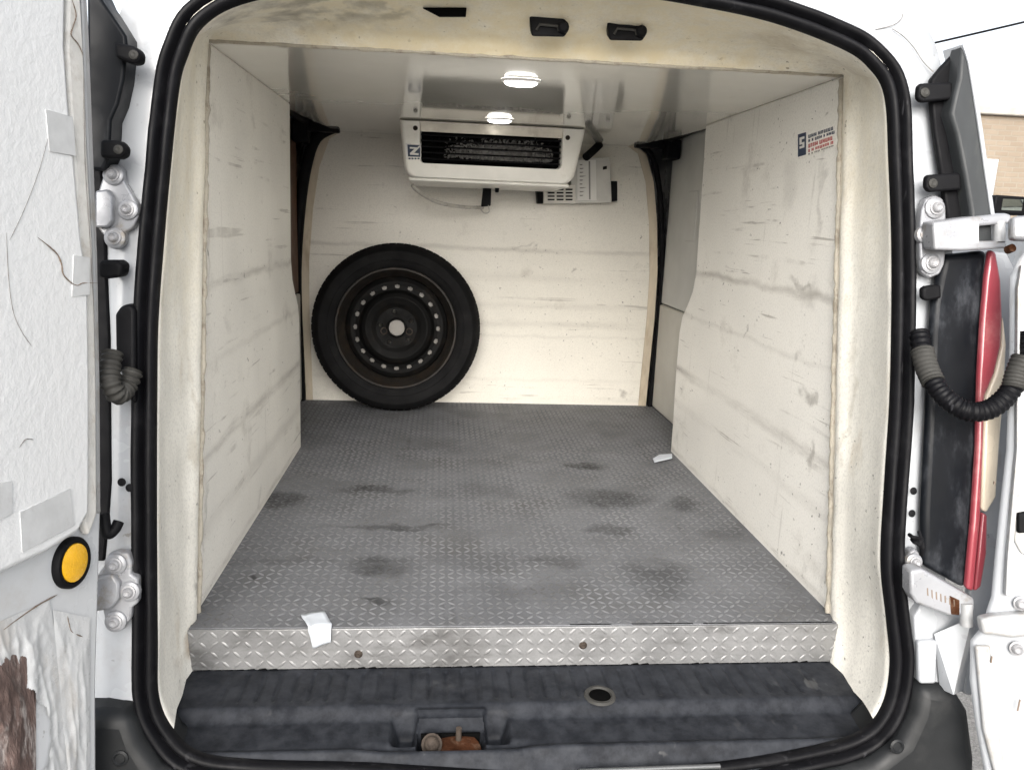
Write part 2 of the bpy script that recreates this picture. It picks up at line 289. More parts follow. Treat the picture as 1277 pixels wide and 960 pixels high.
def lathe(name, prof, c, axis, m, parent=None, n=32, smooth=40, closed=False):      # prof: (radius, along axis)
    ax = Vector(axis).normalized(); a = ax.orthogonal().normalized(); b = ax.cross(a); c = Vector(c); v = []; f = []
    for r, h in prof: v += [c + ax*h + (a*math.cos(2*math.pi*k/n) + b*math.sin(2*math.pi*k/n))*r for k in range(n)]
    np_ = len(prof)
    for i in range(np_ if closed else np_-1):
        j = (i+1) % np_; f += [(i*n+k, i*n+(k+1) % n, j*n+(k+1) % n, j*n+k) for k in range(n)]
    if not closed:
        if prof[0][0] > 1e-6: f.append(tuple(range(n)))
        if prof[-1][0] > 1e-6: f.append(tuple(range((np_-1)*n, np_*n)))
    return mesh(name, v, f, m, parent, smooth=smooth)
REAR = Vector((0, -1, K)).normalized()               # out of the leaning rear face
def bolt(c, r, parent, m=None, axis=REAR, name='bolt'):
    w = lathe(name, [(r*1.25,0),(r*1.25,r*.25),(r*.95,r*.32),(r*.85,r*.8),(r*.6,r*1.0),(r*.35,r*.75),(0,r*.7)], c, axis, m or M['steel'], parent, 14)
    return w

# ------------------------------------------------------------------ ground
gs = 600
mesh('ground', [(-gs,-gs,-.62),(gs,-gs,-.62),(gs,gs,-.62),(-gs,gs,-.62)], [(0,1,2,3)], M['asphalt']); tag(bpy.data.objects['ground'], kind='structure')

# ------------------------------------------------------------------ the van
van = thing('refrigerated_van', 'white refrigerated van with open rear doors and an empty lined load space', 'van', (0, 1.0, -.62))
# seal path on the leaning rear face (x, z), measured all round the opening
SEAL = [(0,.997),(.1,.993),(.2,.985),(.325,.968),(.437,.936),(.483,.909),(.509,.868),(.518,.774),(.527,.632),(.530,.442),(.525,.30),(.522,.18),(.533,.095),(.541,.023),(.530,-.037),(.495,-.075),(.42,-.096),(.3,-.112),(.15,-.122),
        (0,-.122),(-.15,-.112),(-.26,-.103),(-.40,-.096),(-.475,-.084),(-.513,-.052),(-.534,-.006),(-.537,.071),(-.541,.246),(-.543,.40),(-.543,.508),(-.537,.617),(-.529,.726),(-.520,.824),(-.510,.866),(-.489,.910),(-.437,.944),(-.325,.973),(-.2,.987),(-.1,.994)]
sp = catmull([(x, z, 0) for x, z in SEAL], 6, True)
SP = [(p.x, p.y) for p in sp]
nS = len(SP)
def outn(i):
    a, b = SP[(i-1) % nS], SP[(i+1) % nS]; t = Vector((b[0]-a[0], b[1]-a[1])).normalized()
    return Vector((-t.y, t.x))                       # path runs clockwise: left of travel is outward
def ring(off, h):
    out = []
    for i, (x, z) in enumerate(SP):
        nrm = outn(i); off_ = off + (.0011*noise.noise(Vector((x*11, z*11, 0))) + .0007*noise.noise(Vector((x*37, z*37, 3))) if .003 < off < .036 else 0); X = x + nrm.x*off_; Z = z + nrm.y*off_
        out.append(Vector((X, LY(Z), Z)) + REAR*h)
    return out
def loft(name, rings, m, parent=None, closed=True, wrap=False, smooth=60):
    n = len(rings[0]); v = [p for r_ in rings for p in r_]; f = []
    R_ = len(rings)
    for i in range(R_ if wrap else R_-1):
        j = (i+1) % R_
        for k in range(n if closed else n-1): f.append((i*n+k, i*n+(k+1) % n, j*n+(k+1) % n, j*n+k))
    return mesh(name, v, f, m, parent, smooth=smooth)
prof = [(-.001,-.006),(-.002,.008),(.002,.017),(.008,.020),(.0135,.015),(.0155,.005),(.0175,.0035),(.0195,.006),(.022,.018),(.028,.024),(.034,.020),(.0375,.010),(.0375,-.006)]
loft('door_seal', [ring(a*.80, b*.72) for a, b in prof], M['rubber'], van, True, True, 75)

# white body around the opening, rolled out to the corner and carried forward as the shell
OUT_H = [(0,1.125),(.25,1.115),(.42,1.09),(.52,1.05),(.575,1.005),(.608,.955),(.625,.88),(.637,.76),(.645,.62),(.648,.48),(.648,.30),(.648,.12),(.645,0),(.63,-.2),(.6,-.40),(.3,-.42),(0,-.42)]
OUTP = OUT_H + [(-x, z) for x, z in reversed(OUT_H[1:-1])]
op = catmull([(x, z, 0) for x, z in OUTP], 8, True); OP = np.array([(p.x, p.y) for p in op])
def out_at(i):                                        # outer contour along the ray from the opening's middle
    x, z = SP[i]; c = np.array((0, .42)); d = np.array((x, z)) - c; a = math.atan2(d[1], d[0])
    ang = np.arctan2(OP[:,1]-c[1], OP[:,0]-c[0]); df = np.abs((ang - a + math.pi) % (2*math.pi) - math.pi)
    k = np.argsort(df)[:2]; w = 1/(df[k]+1e-6); w /= w.sum(); return OP[k].T @ w
oc = [out_at(i) for i in range(nS)]
b0 = ring(.022, -.004)
b1, b2, b3, b4, b5 = [], [], [], [], []
for i in range(nS):
    s = np.array((b0[i].x, b0[i].z)); o_ = oc[i]
    for lst, t, dy in ((b1, .25, 0.0), (b2, .55, .004), (b3, .85, .012), (b4, 1.0, .05)):
        q = s + (o_-s)*t; lst.append(Vector((q[0], LY(q[1]) + dy, q[1])))
    b5.append(Vector((o_[0]*1.16, 3.3, o_[1])))
shell = loft('body', [b0, b1, b2, b3, b4, b5], M['paint'], van, True, False, 50)
mesh('front_panel', b5, [tuple(range(nS))], M['paint'], van)

# cream reveal and header between the seal and the liner edge
def path_seg(i0, i1):
    seq = []; i = i0
    while True:
        seq.append(SP[i % nS])
        if i % nS == i1 % nS: break
        i += 1
    return seq
iTL = min(range(nS), key=lambda i: abs(SP[i][0]+.500)+abs(SP[i][1]-.893)); iTR = min(range(nS), key=lambda i: abs(SP[i][0]-.497)+abs(SP[i][1]-.89))
iBL = min(range(nS), key=lambda i: abs(SP[i][0]+.513)+abs(SP[i][1]+.052)); iBR = min(range(nS), key=lambda i: abs(SP[i][0]-.515)+abs(SP[i][1]+.06))
def resample(seq, n):
    P = [Vector((a, b)) for a, b in seq]; L = [0]
    for i in range(1, len(P)): L.append(L[-1] + (P[i]-P[i-1]).length)
    out = []
    for k in range(n+1):
        d = L[-1]*k/n; i = max(j for j in range(len(L)) if L[j] <= d+1e-9); i = min(i, len(P)-2)
        t = (d-L[i])/max(1e-9, L[i+1]-L[i]); out.append(P[i].lerp(P[i+1], min(1, t)))
    return out
LXW, LZC = .549, .9375
def LL(z, x=0): return 1.2155 - .017*x + K*z
nl, nt = 60, 60
left = resample(path_seg(iBL, iTL), nl); top = resample(path_seg(iTL, iTR), nt); right = resample(path_seg(iTR, iBR), nl)
inner = left + top[1:] + right[1:]
lin = [Vector((-LXW, -.09 + (LZC+.09)*k/nl)) for k in range(nl+1)] + [Vector((-LXW + 2*LXW*k/nt, LZC)) for k in range(1, nt+1)] + [Vector((LXW, LZC - (LZC+.09)*k/nl)) for k in range(1, nl+1)]
A = [Vector((p.x, LY(p.y)+.004, p.y)) for p in inner]
A0 = [Vector((p.x*1.02, LY(p.y)-.004, p.y+ (.012 if abs(p.x) < .5 and p.y > .8 else 0))) for p in inner]
Cc = [Vector((q.x, LL(q.y, q.x), q.y)) for q in lin]
B1, B2, B3 = [], [], []
for k, (a, c_, p, q) in enumerate(zip(A, Cc, inner, lin)):
    istop = nl < k < nl+nt
    u = max(0, 1-(q.x/LXW)**2) if istop else 0
    e = u**.45
    if istop and k not in (nl, nl+nt):
        l_ = lambda t: a.x + (q.x-a.x)*t
        B1.append(Vector((l_(.4), a.y+.07, a.z+(c_.z-a.z)*.3*(1-e)+.004*e)))
        B2.append(Vector((l_(.9), (c_.y-.047)*e+(a.y*.2+c_.y*.8)*(1-e), c_.z + .031*e + (a.z-c_.z)*.3*(1-e))))
        B3.append(Vector((l_(.98), (c_.y-.017)*e+(a.y*.1+c_.y*.9)*(1-e), c_.z + .019*e + (a.z-c_.z)*.1*(1-e))))
        continue
    B1.append(a.lerp(c_, .3) + Vector((math.copysign(.006, p.x) if not istop else 0, 0, .012*e)))
    B2.append(a.lerp(c_, .72) + Vector((math.copysign(.005, p.x) if not istop else 0, .02*e, .040*e)))
    B3.append(a.lerp(c_, .9) + Vector((0 if istop else -math.copysign(.005, p.x), .02*e, .022*e)))
def subdiv_loft(rs, n):                                # smooth between rings
    out = []
    for i in range(len(rs)-1):
        for j in range(n): 
            t = j/n; out.append([x.lerp(y, t) for x, y in zip(rs[i], rs[i+1])])
    out.append(rs[-1]); return out
rv = subdiv_loft([A0, A, B1, B2, B3, Cc], 3)
for r_ in rv[4:-1]:
    for p in r_:
        d = noise.noise(p*14)*.0022 + noise.noise(p*45)*.0009; p.x += d; p.z += d
loft('opening_reveal', rv, M['reveal'], van, False, False, 80)
# rough caulk bead where the reveal meets the liner panels
for sgn in (-1, 1):
    bp = [Vector((sgn*(LXW-.0005+random.uniform(-.001,.001)), LL(z, sgn*.55)+.004+random.uniform(-.002,.002), z)) for z in np.linspace(-.0, .93, 90)]
    tube('caulk_bead', bp, lambda t: .0056+.0026*noise.noise(Vector((t*40, sgn, 0))), M['caulk'], van, 8)
bp = [Vector((x, LL(LZC, x)+.002, LZC-.001+random.uniform(-.001,.001))) for x in np.linspace(-.545, .545, 100)]
tube('caulk_bead', bp, lambda t: .0035+.002*noise.noise(Vector((t*40, 5, 0))), M['caulk'], van, 8)

# side liner panels, ceiling, bulkhead
def wall(sgn, m):
    pr = [(LL(-.03, sgn*.55)+.001, -.03), (LL(LZC, sgn*.55)+.001, LZC), (2.135, LZC), (2.125,.80),(2.115,.62),(2.11,.545),(2.125,.49),(2.165,.445),(2.20,.41),(2.215,.36),(2.215,.25),(2.205,.1),(2.20,-.03)]
    return prism('liner_panel', [(sgn*.55, y, z) for y, z in pr], (sgn*.035, 0, 0), m, van, .005, 3)
wall(-1, M['wall_l']); wall(1, M['wall_r'])
CE = [(-.585,LL(LZC,-.585)+.006),(.585,LL(LZC,.585)+.006),(.585,2.16),(.56,2.45),(.50,2.785),(-.51,2.785),(-.56,2.45),(-.585,2.16)]
prism('ceiling_panel', [(x, y, LZC) for x, y in CE], (0,0,.022), M['ceil'], van, .003)
BE = [(.495,.955),(.56,.915),(.595,.82),(.618,.68),(.634,.5),(.636,.33),(.630,.1),(.628,-.02)]
bk = [(-x-.014, 2.792, z) for x, z in reversed(BE)] + [(x, 2.792, z) for x, z in BE]
prism('bulkhead', [(x, y, z) for x, y, z in bk], (0,.02,0), M['bulk'], van, .002)
for sgn in (-1, 1):
    eo = [(sgn*(x+(.013 if sgn < 0 else -.001)), z) for x, z in BE]; ei = [(x-sgn*.030, z) for x, z in reversed(eo)]
    prism('edge_strip', [(x, 2.7885, z) for x, z in eo+ei], (0,.003,0), M['edging'], van, .001)
for sgn in (-1, 1):                                    # rubber strip down each bulkhead edge
    pt = catmull([(sgn*(x+.014+(.012 if sgn < 0 else 0)), 2.785, z) for x, z in BE], 4)
    tube('bulkhead_seal', pt, .010 if sgn > 0 else .019, M['black'], van, 8)
    # side door trims behind the liner
    box('side_door_trim', (sgn*.652, 2.0, .39), (sgn*.662, 2.78, .965), M['trim_grey'] if sgn > 0 else M['trim_brown'], van, .01)
    box('side_sill_trim', (sgn*.647, 2.0, .001), (sgn*.661, 2.78, .388), M['trim_cream'], van, .01)
    box('roof_rail', (sgn*.50, 2.70, .928), (sgn*.66, 2.74, .958), M['black'], van, .004)
    box('rail_bracket', (sgn*.595, 2.66, .89), (sgn*.645, 2.72, .955), M['black'], van, .006)
    tube('sliding_rail', catmull([(sgn*.64,2.05,.985),(sgn*.635,2.4,.975),(sgn*.60,2.72,.955)], 8), .014, M['black'], van, 8)
p = onX(862, 270, .651); box('pull_recess', (.6495, p.y-.05, p.z-.08), (.656, p.y+.05, p.z+.08), M['trim_grey'], van, .003)

# floor: tread plate, its front riser and the raised lugs
FY0 = 1.176
box('floor', (-.68, FY0, -.02), (.68, 2.80, 0), M['floor'], van, .001)
box('floor_riser', (-.552, 1.172, -.073), (.552, 1.1755, -.0015), M['riser'], van, .001)
box('floor_gap', (-.55, 1.1762, -.06), (.55, 1.30, -.0201), M['dark_hole'], van, .0)
def lugs(name, origin, u, v, nu, nv, pitch, m, parent, keep=lambda a, b: True):
    U, V = Vector(u), Vector(v); Nn = U.cross(V); vs_, fs = [], []; o0 = Vector(origin)
    for i in range(nu):
        for j in range(nv):
            a, b = (i+.5)*pitch, (j+.5)*pitch
            if not keep(a, b): continue
            s = 1 if (i+j) % 2 == 0 else -1
            d = (U + V*s).normalized(); e = (U*-s + V).normalized(); c = o0 + U*a + V*b; k = len(vs_)
            l, w, h = pitch*.56, pitch*.15, .0014
            vs_ += [c+d*l, c+d*l*.35+e*w, c-d*l*.35+e*w, c-d*l, c-d*l*.35-e*w, c+d*l*.35-e*w, c+d*l*.5+Nn*h, c-d*l*.5+Nn*h]
            fs += [(k,k+1,k+6),(k+1,k+2,k+7,k+6),(k+2,k+3,k+7),(k+3,k+4,k+7),(k+4,k+5,k+6,k+7),(k+5,k,k+6)]
    o = mesh(name, vs_, fs, m, parent, smooth=179, fix=False); o['kind'] = 'stuff'; return o
PT = .0168
lugs('floor_lugs', (-.552, FY0+.002, .0001), (1,0,0), (0,1,0), int(1.104/PT), 59, PT, M['lug'], van)
lugs('floor_lugs', (-.66, FY0+.002+59*PT, .0001), (1,0,0), (0,1,0), int(1.32/PT), int((2.79-FY0-59*PT)/PT), PT, M['lug'], van)
lugs('riser_lugs', (-.552, 1.1719, -.0725), (1,0,0), (0,0,1), int(1.104/.0178), 4, .0178, M['riser'], van)
for x, y in ((447,815),(727,804)):
    c = onY(x, y, 1.172); bolt(c, .0055, van, M['old_bolt'], (0,-1,0), 'screw')

vs_, fs = [], []
for k in range(60):                                    # dark gaps under the riser and behind its top edge
    x = -.53 + k*.0178; h = .0045*max(0, noise.noise(Vector((k*.31, 2, 0)))+.45); b = len(vs_)
    vs_ += [(x,1.1714,-.0745),(x+.0179,1.1714,-.0745),(x+.014,1.1714,-.0735+h),(x+.004,1.1714,-.0735+h*.6)]; fs.append((b,b+1,b+2,b+3))
    if k > 33 and noise.noise(Vector((k*.4, 9, 0))) > -.25:
        b = len(vs_); w = .0022+.0012*noise.noise(Vector((k*.9, 4, 0)))
        vs_ += [(x,1.1752,.0006),(x+.0179,1.1752,.0006),(x+.0179,1.1762+w,.0006),(x,1.1762+w,.0006)]; fs.append((b,b+1,b+2,b+3))
mesh('plate_gap', vs_, fs, M['dark_hole'], van)['kind'] = 'stuff'
# black sill scuff plate with ribs and the striker recess, as one heightfield
def sstep(a, b, x):
    t = max(0, min(1, (x-a)/(b-a))); return t*t*(3-2*t)
rc = onZ(562, 905, -.09).x                              # middle of the striker recess
def seal_front(x):                                      # where the plate dives under the seal
    zz = [SP[i][1] for i in range(nS) if SP[i][1] < .02]; xx = [SP[i][0] for i in range(nS) if SP[i][1] < .02]
    k = min(range(len(xx)), key=lambda j: abs(xx[j]-x) + (0 if zz[j] < .0 else .05)); return zz[k]
def sill_h(x, y):
    z = -.0735 - .016*sstep(1.075, 1.05, y) - .006*(1.05-min(1.05, y))/.07
    z -= .03*sstep(.992, .966, y)
    z += .004*sstep(1.0, .994, y)*sstep(.982, .99, y)
    rib = max(0, math.cos(x*2*math.pi/.0265))**3 * sstep(1.08, 1.092, y)*sstep(1.166, 1.155, y)*sstep(.5, .46, abs(x))
    z -= .0035*rib
    dx = abs(x-rc)
    notch = sstep(.092, .076, dx)*sstep(1.062, 1.052, y)*sstep(1.004, 1.016, y)*sstep(.048, .058, dx)
    z -= .035*notch
    hole = sstep(.052, .045, dx)*sstep(1.048, 1.038, y)*sstep(.995, 1.004, y)
    z -= .055*hole
    hood = sstep(.058, .05, dx)*sstep(1.068, 1.06, y)*sstep(1.04, 1.047, y); z += .008*hood
    tong = sstep(.15, .09, dx)*sstep(1.012, 1.0, y); z -= .006*tong
    z += .0006*noise.noise(Vector((x*30, y*30, 0)))
    return z
nx, ny = 560, 90; vs_, fs = [], []
for j in range(ny+1):
    for i in range(nx+1):
        t = i/nx*2-1; yb = 1.1715; y = yb + (.958-yb)*j/ny
        hw = .578 - .055*sstep(1.06, .965, y)**1.3
        x = t*hw; vs_.append((x, y, sill_h(x, y) - .004*(sstep(.985, 1.0, abs(t)))))
fs = [(j*(nx+1)+i, j*(nx+1)+i+1, (j+1)*(nx+1)+i+1, (j+1)*(nx+1)+i) for j in range(ny) for i in range(nx)]
sc_ = mesh('scuff_plate', vs_, fs, M['scuff'], van, smooth=50, fix=False)
box('recess_shade', (rc-.0445, 1.0355, -.165), (rc+.0445, 1.039, -.100), M['dark_hole'], van, 0)  # black sheet added to darken the lit back of the striker recess
box('recess_shade', (rc-.0445, 1.000, -.150), (rc+.0445, 1.036, -.146), M['dark_hole'], van, 0)  # second black sheet on the recess floor, standing in for shade
# striker: rusty plate, nut and pin inside the recess
st = lathe('striker', [(0,0),(.036,0),(.034,.006),(.02,.010),(0,.011)], (rc+.012, 1.014, -.118), (0,-.25,1), M['rust'], van, 24)
mesh_st = tube('striker_pin', [(rc+.012,1.03,-.118),(rc+.012,1.027,-.084)], .0045, M['old_bolt'], st, 10)
bolt(Vector((rc-.028, 1.018, -.104)), .0125, st, M['old_bolt'], (0,-.75,.7), 'striker_nut')
c = onZ(748, 867, -.0735); lathe('drain_ring', [(.017,-.006),(.017,.0),(.0195,.0032),(.024,.0028),(.026,-.001)], c, (0,0,1), M['boot'], van, 32)
lathe('drain_hole', [(.0172,.0006),(.0165,.0009),(0,.0008)], c, (0,0,1), M['dark_hole'], van, 32)
sa = [Vector((x, .962+.004*abs(x), -.108-.004*(1-abs(x)/.5))) for x in np.linspace(.06, .27, 30)]
tube('sill_edge', sa, .0036, M['chrome'], van, 10)

# bumper: wraps the lower corners and runs below the opening
BP = [(-.66,-.45),(-.665,-.10),(-.655,-.015),(-.60,-.006),(-.558,-.010),(-.546,-.045),(-.522,-.084),(-.482,-.110),(-.40,-.126),(-.2,-.140),(0,-.148),(.2,-.148),(.40,-.128),(.495,-.104),(.543,-.07),(.562,-.03),(.568,.012),(.625,.004),(.648,-.03),(.66,-.10),(.66,-.45)]
prism('bumper', [(x, LY(z)-.035, z) for x, z in BP], (0,.12,0), M['bumper'], van, .018, 4)
for x, y in ((150,945),(1118,930)):
    c = lean(x, y, .965); lathe('bumper_plug', [(.011,0),(.011,.002),(.008,.0035),(.006,.001),(0,.0015)], c, REAR, M['bumper'], van, 16)

# header slots and latch keepers
slot = [(527,11),(582,11),(581,22),(548,22)]
Hh = 1.335
def onhead(px, py, y=1.31): return onY(px, py, y)
prism('header_slot', [onhead(x, y, 1.302) for x, y in slot], (0,.02,.01), M['dark_hole'], van, .001)
for x, y in ((683,32),(780,37)):
    o = [(x-23,y-15),(x+20,y-13),(x+21,y-7),(x+27,y-1),(x+27,y+6),(x+21,y+15),(x-20,y+14),(x-22,y-4)]
    kp = prism('latch_keeper', [onhead(a, b, 1.320) for a, b in o], (0,.025,.012), M['black'], van, .003)
    c = onhead(x-2, y+2, 1.318); tube('keeper_bar', [onhead(x-14,y+6,1.318), onhead(x-10,y-1,1.316), onhead(x+12,y+1,1.316), onhead(x+14,y+7,1.318)], .0022, M['boot'], kp, 8)
    lathe('keeper_knob', [(.009,-.002),(.009,.006),(.006,.009),(0,.009)], onhead(x+19, y+3, 1.319), (0,-1,0), M['black'], kp, 16)
tube('loose_wire', [onhead(803,29,1.318), onhead(812,27,1.314), onhead(818,29,1.314)], .0012, M['boot'], van, 6)

# hinges, clips and the wiring boots on the rear posts
def hinge(px, y0, bolts, m=M['hinge'], thick=.014):
    h = slab('hinge', px, y0, thick, m, van, .0025, 2)
    for x, y, r in bolts:
        c = lean(x, y, y0); lathe('bolt_boss', [(r*1.9,-.003),(r*1.8,.003),(r*1.5,.0045),(0,.0046)], c, REAR, m, h, 20)
        bolt(c + REAR*.0046, r, h)
    return h
hL = hinge([(130,214),(134,206),(145,205),(153,211),(155,226),(163,240),(171,254),(172,270),(166,284),(156,290),(155,304),(146,312),(135,308),(131,296),(122,285),(122,240)], .985, [(142,219,.0075),(160,262,.0075),(144,297,.0078)])
slab('hinge_leaf', [(118,238),(134,236),(140,246),(140,276),(134,284),(118,284)], .975, .012, M['hinge'], hL, .003, 2)
hL2 = hinge([(130,705),(134,692),(146,688),(160,690),(164,702),(163,716),(172,722),(172,752),(164,758),(163,772),(154,782),(140,783),(131,775),(128,760),(118,752),(118,722)], .975, [(145,703,.0078),(162,737,.0075),(145,774,.0078)])
slab('hinge_leaf', [(112,722),(140,716),(148,728),(148,748),(138,760),(112,764)], .965, .012, M['hinge'], hL2, .003, 2)
hR = hinge([(1150,262),(1155,248),(1166,243),(1176,248),(1180,262),(1180,312),(1178,330),(1172,342),(1160,347),(1150,340),(1148,318),(1147,290)], .98, [(1165,260,.0085),(1152,293,.007),(1160,329,.0085)])
slab('hinge_arm', [(1164,277),(1200,272),(1255,266),(1262,268),(1262,279),(1222,282),(1222,301),(1255,300),(1257,310),(1200,313),(1166,312)], .945, .03, M['hinge'], hR, .004, 3)
slab('arm_rust', [(1198,279),(1221,277),(1221,303),(1200,306)], .9446, .006, M['caulk_d'], hR, .001)
a_ = lean(1246, 277, .95); b_ = lean(1246, 302, .95); tube('hinge_pin', [a_, b_], .008, M['paint_dirty'], hR, 14)
tube('pin_head', [lean(1256, 312, .93), lean(1263, 309, .92)], .006, M['rust'], hR, 10)
hR2 = hinge([(1135,688),(1142,684),(1147,690),(1147,708),(1142,716),(1135,714)], .985, [(1139,700,.007)])
slab('hinge_arm', [(1136,712),(1150,709),(1216,747),(1216,761),(1208,767),(1184,768),(1142,752),(1136,740)], .945, .025, M['hinge'], hR2, .004, 3)
slab('arm_rust', [(1184,742),(1197,748),(1197,767),(1186,766)], .9446, .006, M['rust'], hR2, .001)
tube('hinge_pin', [lean(1205,752,.945), lean(1205,780,.945)], .0085, M['paint_dirty'], hR2, 14)
for k in range(7): 
    x = 1156+k*5.5; slab('scratch', [(x,733+k*2.4),(x+1.4,733+k*2.4),(x+2.0,742+k*2.4+random.uniform(-2,3)),(x+.4,742+k*2.4)], .9446, .004, M['crack'], hR2, 0)

for pts in ([(1092,37),(1106,34),(1117,30),(1124,24),(1126,18)], [(1113,36),(1127,46),(1140,60),(1152,78),(1164,90)]):
    tube('panel_seam', catmull([lean(x, y, .9985) for x, y in pts], 6), .0007, M['crack_f'], van, 6)
# lamp trims. right rear corner
tR = slab('corner_trim', [(1200,56),(1209,78),(1216,120),(1222,165),(1230,215),(1238,268),(1240,310),(1214,310),(1211,262),(1203,215),(1193,165),(1186,142),(1191,118),(1196,98)], .958, .03, M['grey_trim'], van, .005, 3)
slab('inner_strip', [(1199,58),(1196,98),(1191,118),(1187,142),(1194,165),(1204,215),(1212,262),(1215,305),(1186,300),(1181,265),(1174,215),(1166,165),(1162,125),(1162,99),(1176,82)], .982, .012, M['black'], tR, .004, 3)
slab('trim_edge', [(1201,54),(1211,76),(1220,120),(1227,165),(1234,215),(1241.5,268),(1244,310),(1239,310),(1237,268),(1229,215),(1222,165),(1215,120),(1208,78)], .955, .05, M['paint'], tR, .002)
for pts in ([(1146,107),(1150,104),(1188,102),(1189,124),(1150,128),(1145,122)], [(1156,220),(1160,218),(1199,215),(1200,237),(1160,240),(1155,234)]):
    cl = slab('clip', pts, .968, .012, M['black'], tR, .004, 3)
    x, y = pts[0]; lathe('clip_pin', [(.007,0),(.007,.002),(.004,.0035),(0,.002)], lean(x+7, y+9, .968), REAR, M['boot'], cl, 14)
lamp = slab('tail_lamp', [(1178,318),(1234,312),(1230,345),(1226,400),(1222,470),(1220,560),(1214,650),(1206,736),(1152,706),(1152,640),(1156,560),(1160,480),(1162,420),(1165,378),(1172,345)], .978, .02, M['black_dusty'], van, .010, 4)
slab('red_lens', [(1236,311),(1243,315),(1249,350),(1251,395),(1249,432),(1241,466),(1229,494),(1227,560),(1224,640),(1215,738),(1206,735),(1214,650),(1220,560),(1222,470),(1226,400),(1231,345)], .965, .012, M['red'], lamp, .004, 3)
slab('sunlit_strip', [(1252,395),(1256,430),(1252,500),(1247,560),(1243,620),(1231,640),(1225,636),(1228,560),(1230,497),(1242,467),(1250,433)], .966, .012, M['sunlit_strip'], lamp, .004, 3)  # strip beside the red lens, with sunlight put into its cream colour
slab('red_lens', [(1226,640),(1232,642),(1231,690),(1224,732),(1216,738),(1221,690)], .964, .012, M['red'], lamp, .003, 3)
cl = slab('clip', [(1151,360),(1156,357),(1174,355),(1175,372),(1156,376),(1151,372)], .968, .012, M['black'], lamp, .004, 3)
slab('quarter_side', [(1234,313),(1256,316),(1268,340),(1268,480),(1263,620),(1252,720),(1240,790),(1222,800),(1212,868),(1203,866),(1206,760),(1222,640),(1228,480)], .992, .012, M['paint'], van, .003)
# white lower quarter below the lamp, with its folded corner
quarter = prism('rear_quarter', [lean(x, y, .985) for x, y in ((1140,770),(1150,752),(1208,772),(1200,800),(1192,868),(1170,858),(1146,855))], (0,.06,0), M['paint'], van, .003)
mesh('quarter_fold', [lean(1165,790,.98), lean(1212,770,.955), lean(1189,866,.955), lean(1172,858,.98), lean(1222,790,1.02), lean(1208,858,1.02)], [(0,1,2,3),(1,4,5,2)], M['paint'], quarter)
prism('quarter_pad', [lean(x, y, .975) for x, y in ((1146,801),(1170,799),(1168,853),(1147,853))], (0,.012,0), M['paint'], quarter, .004)
# left rear corner
tL = slab('corner_trim', [(121,-14),(128,2),(150,34),(157,45),(158,58),(154,100),(147,130),(138,150),(136,195),(128,212),(110,212),(108,-14)], .965, .05, M['black_dusty'], van, .004, 3)
for pts in ([(140,52),(168,57),(175,66),(173,78),(164,79),(143,72)], [(124,174),(148,175),(156,184),(154,195),(147,198),(124,197)]):
    cl = slab('clip', pts, .945, .025, M['black'], tL, .005, 3)
    x, y = pts[2]; lathe('clip_pin', [(.006,0),(.006,.002),(.003,.0035),(0,.002)], lean(x-8, y+3, .945), REAR, M['boot'], cl, 14)
slab('clip', [(122,325),(145,325),(153,330),(150,346),(134,348),(122,346)], .96, .03, M['black'], van, .005, 3)
slab('lamp_back', [(112,212),(126,212),(130,250),(133,345),(137,420),(138,520),(139,600),(136,640),(130,700),(112,700)], 1.0, .03, M['black'], van, .003)
slab('wire_grommet', [(143,392),(150,382),(160,379),(168,385),(168,505),(160,498),(152,470),(144,445)], .975, .02, M['rubber'], van, .008, 3)
def corr(base, amp, n): return lambda t: base + amp*math.sin(t*math.pi*2*n)
tube('wire_boot', catmull([lean(140,440,.95), lean(137,460,.94), lean(138,478,.93), lean(147,492,.94), lean(158,482,.96), lean(166,462,.97)], 14), corr(.0125,.0016,15), M['boot'], van, 12)
for x, y in ((152,601),(162,608),(1139,612),(1137,640)):
    lathe('plug_hole', [(.0058,.0005),(.0045,.001),(0,.0008)], lean(x, y, .985 if x < 600 else .985), REAR, M['black'], van, 12)
tube('lamp_wire', catmull([lean(130,640,.95), lean(134,665,.95), lean(143,660,.955), lean(148,650,.96)], 8), .007, M['black'], van, 8)
for k in range(5): tube('lamp_wire', catmull([lean(1134+3*k,668+random.uniform(-6,6),.965), lean(1139+3*k,676+random.uniform(-8,8),.955), lean(1150,672+5*k,.96)], 6), .0028, M['black'], van, 6)
wb = tube('wire_boot', catmull([lean(1146,415,.985), lean(1152,445,.965), lean(1163,474,.94), lean(1180,497,.92), lean(1205,512,.905), lean(1232,511,.90), lean(1255,494,.90), lean(1270,468,.90), lean(1279,440,.90), lean(1284,415,.90)], 16), corr(.0135,.0011,42), M['rubber'], van, 14)
for a, b in (((1150,437,.968),(1164,477,.938)), ((1264,484,.899),(1277,446,.899))):
    tube('boot_sleeve', catmull([lean(*a), (lean(*a)+lean(*b))/2 + Vector((-.0015,0,-.0015)), lean(*b)], 14), corr(.0155,.0009,9), M['boot'], wb, 14)

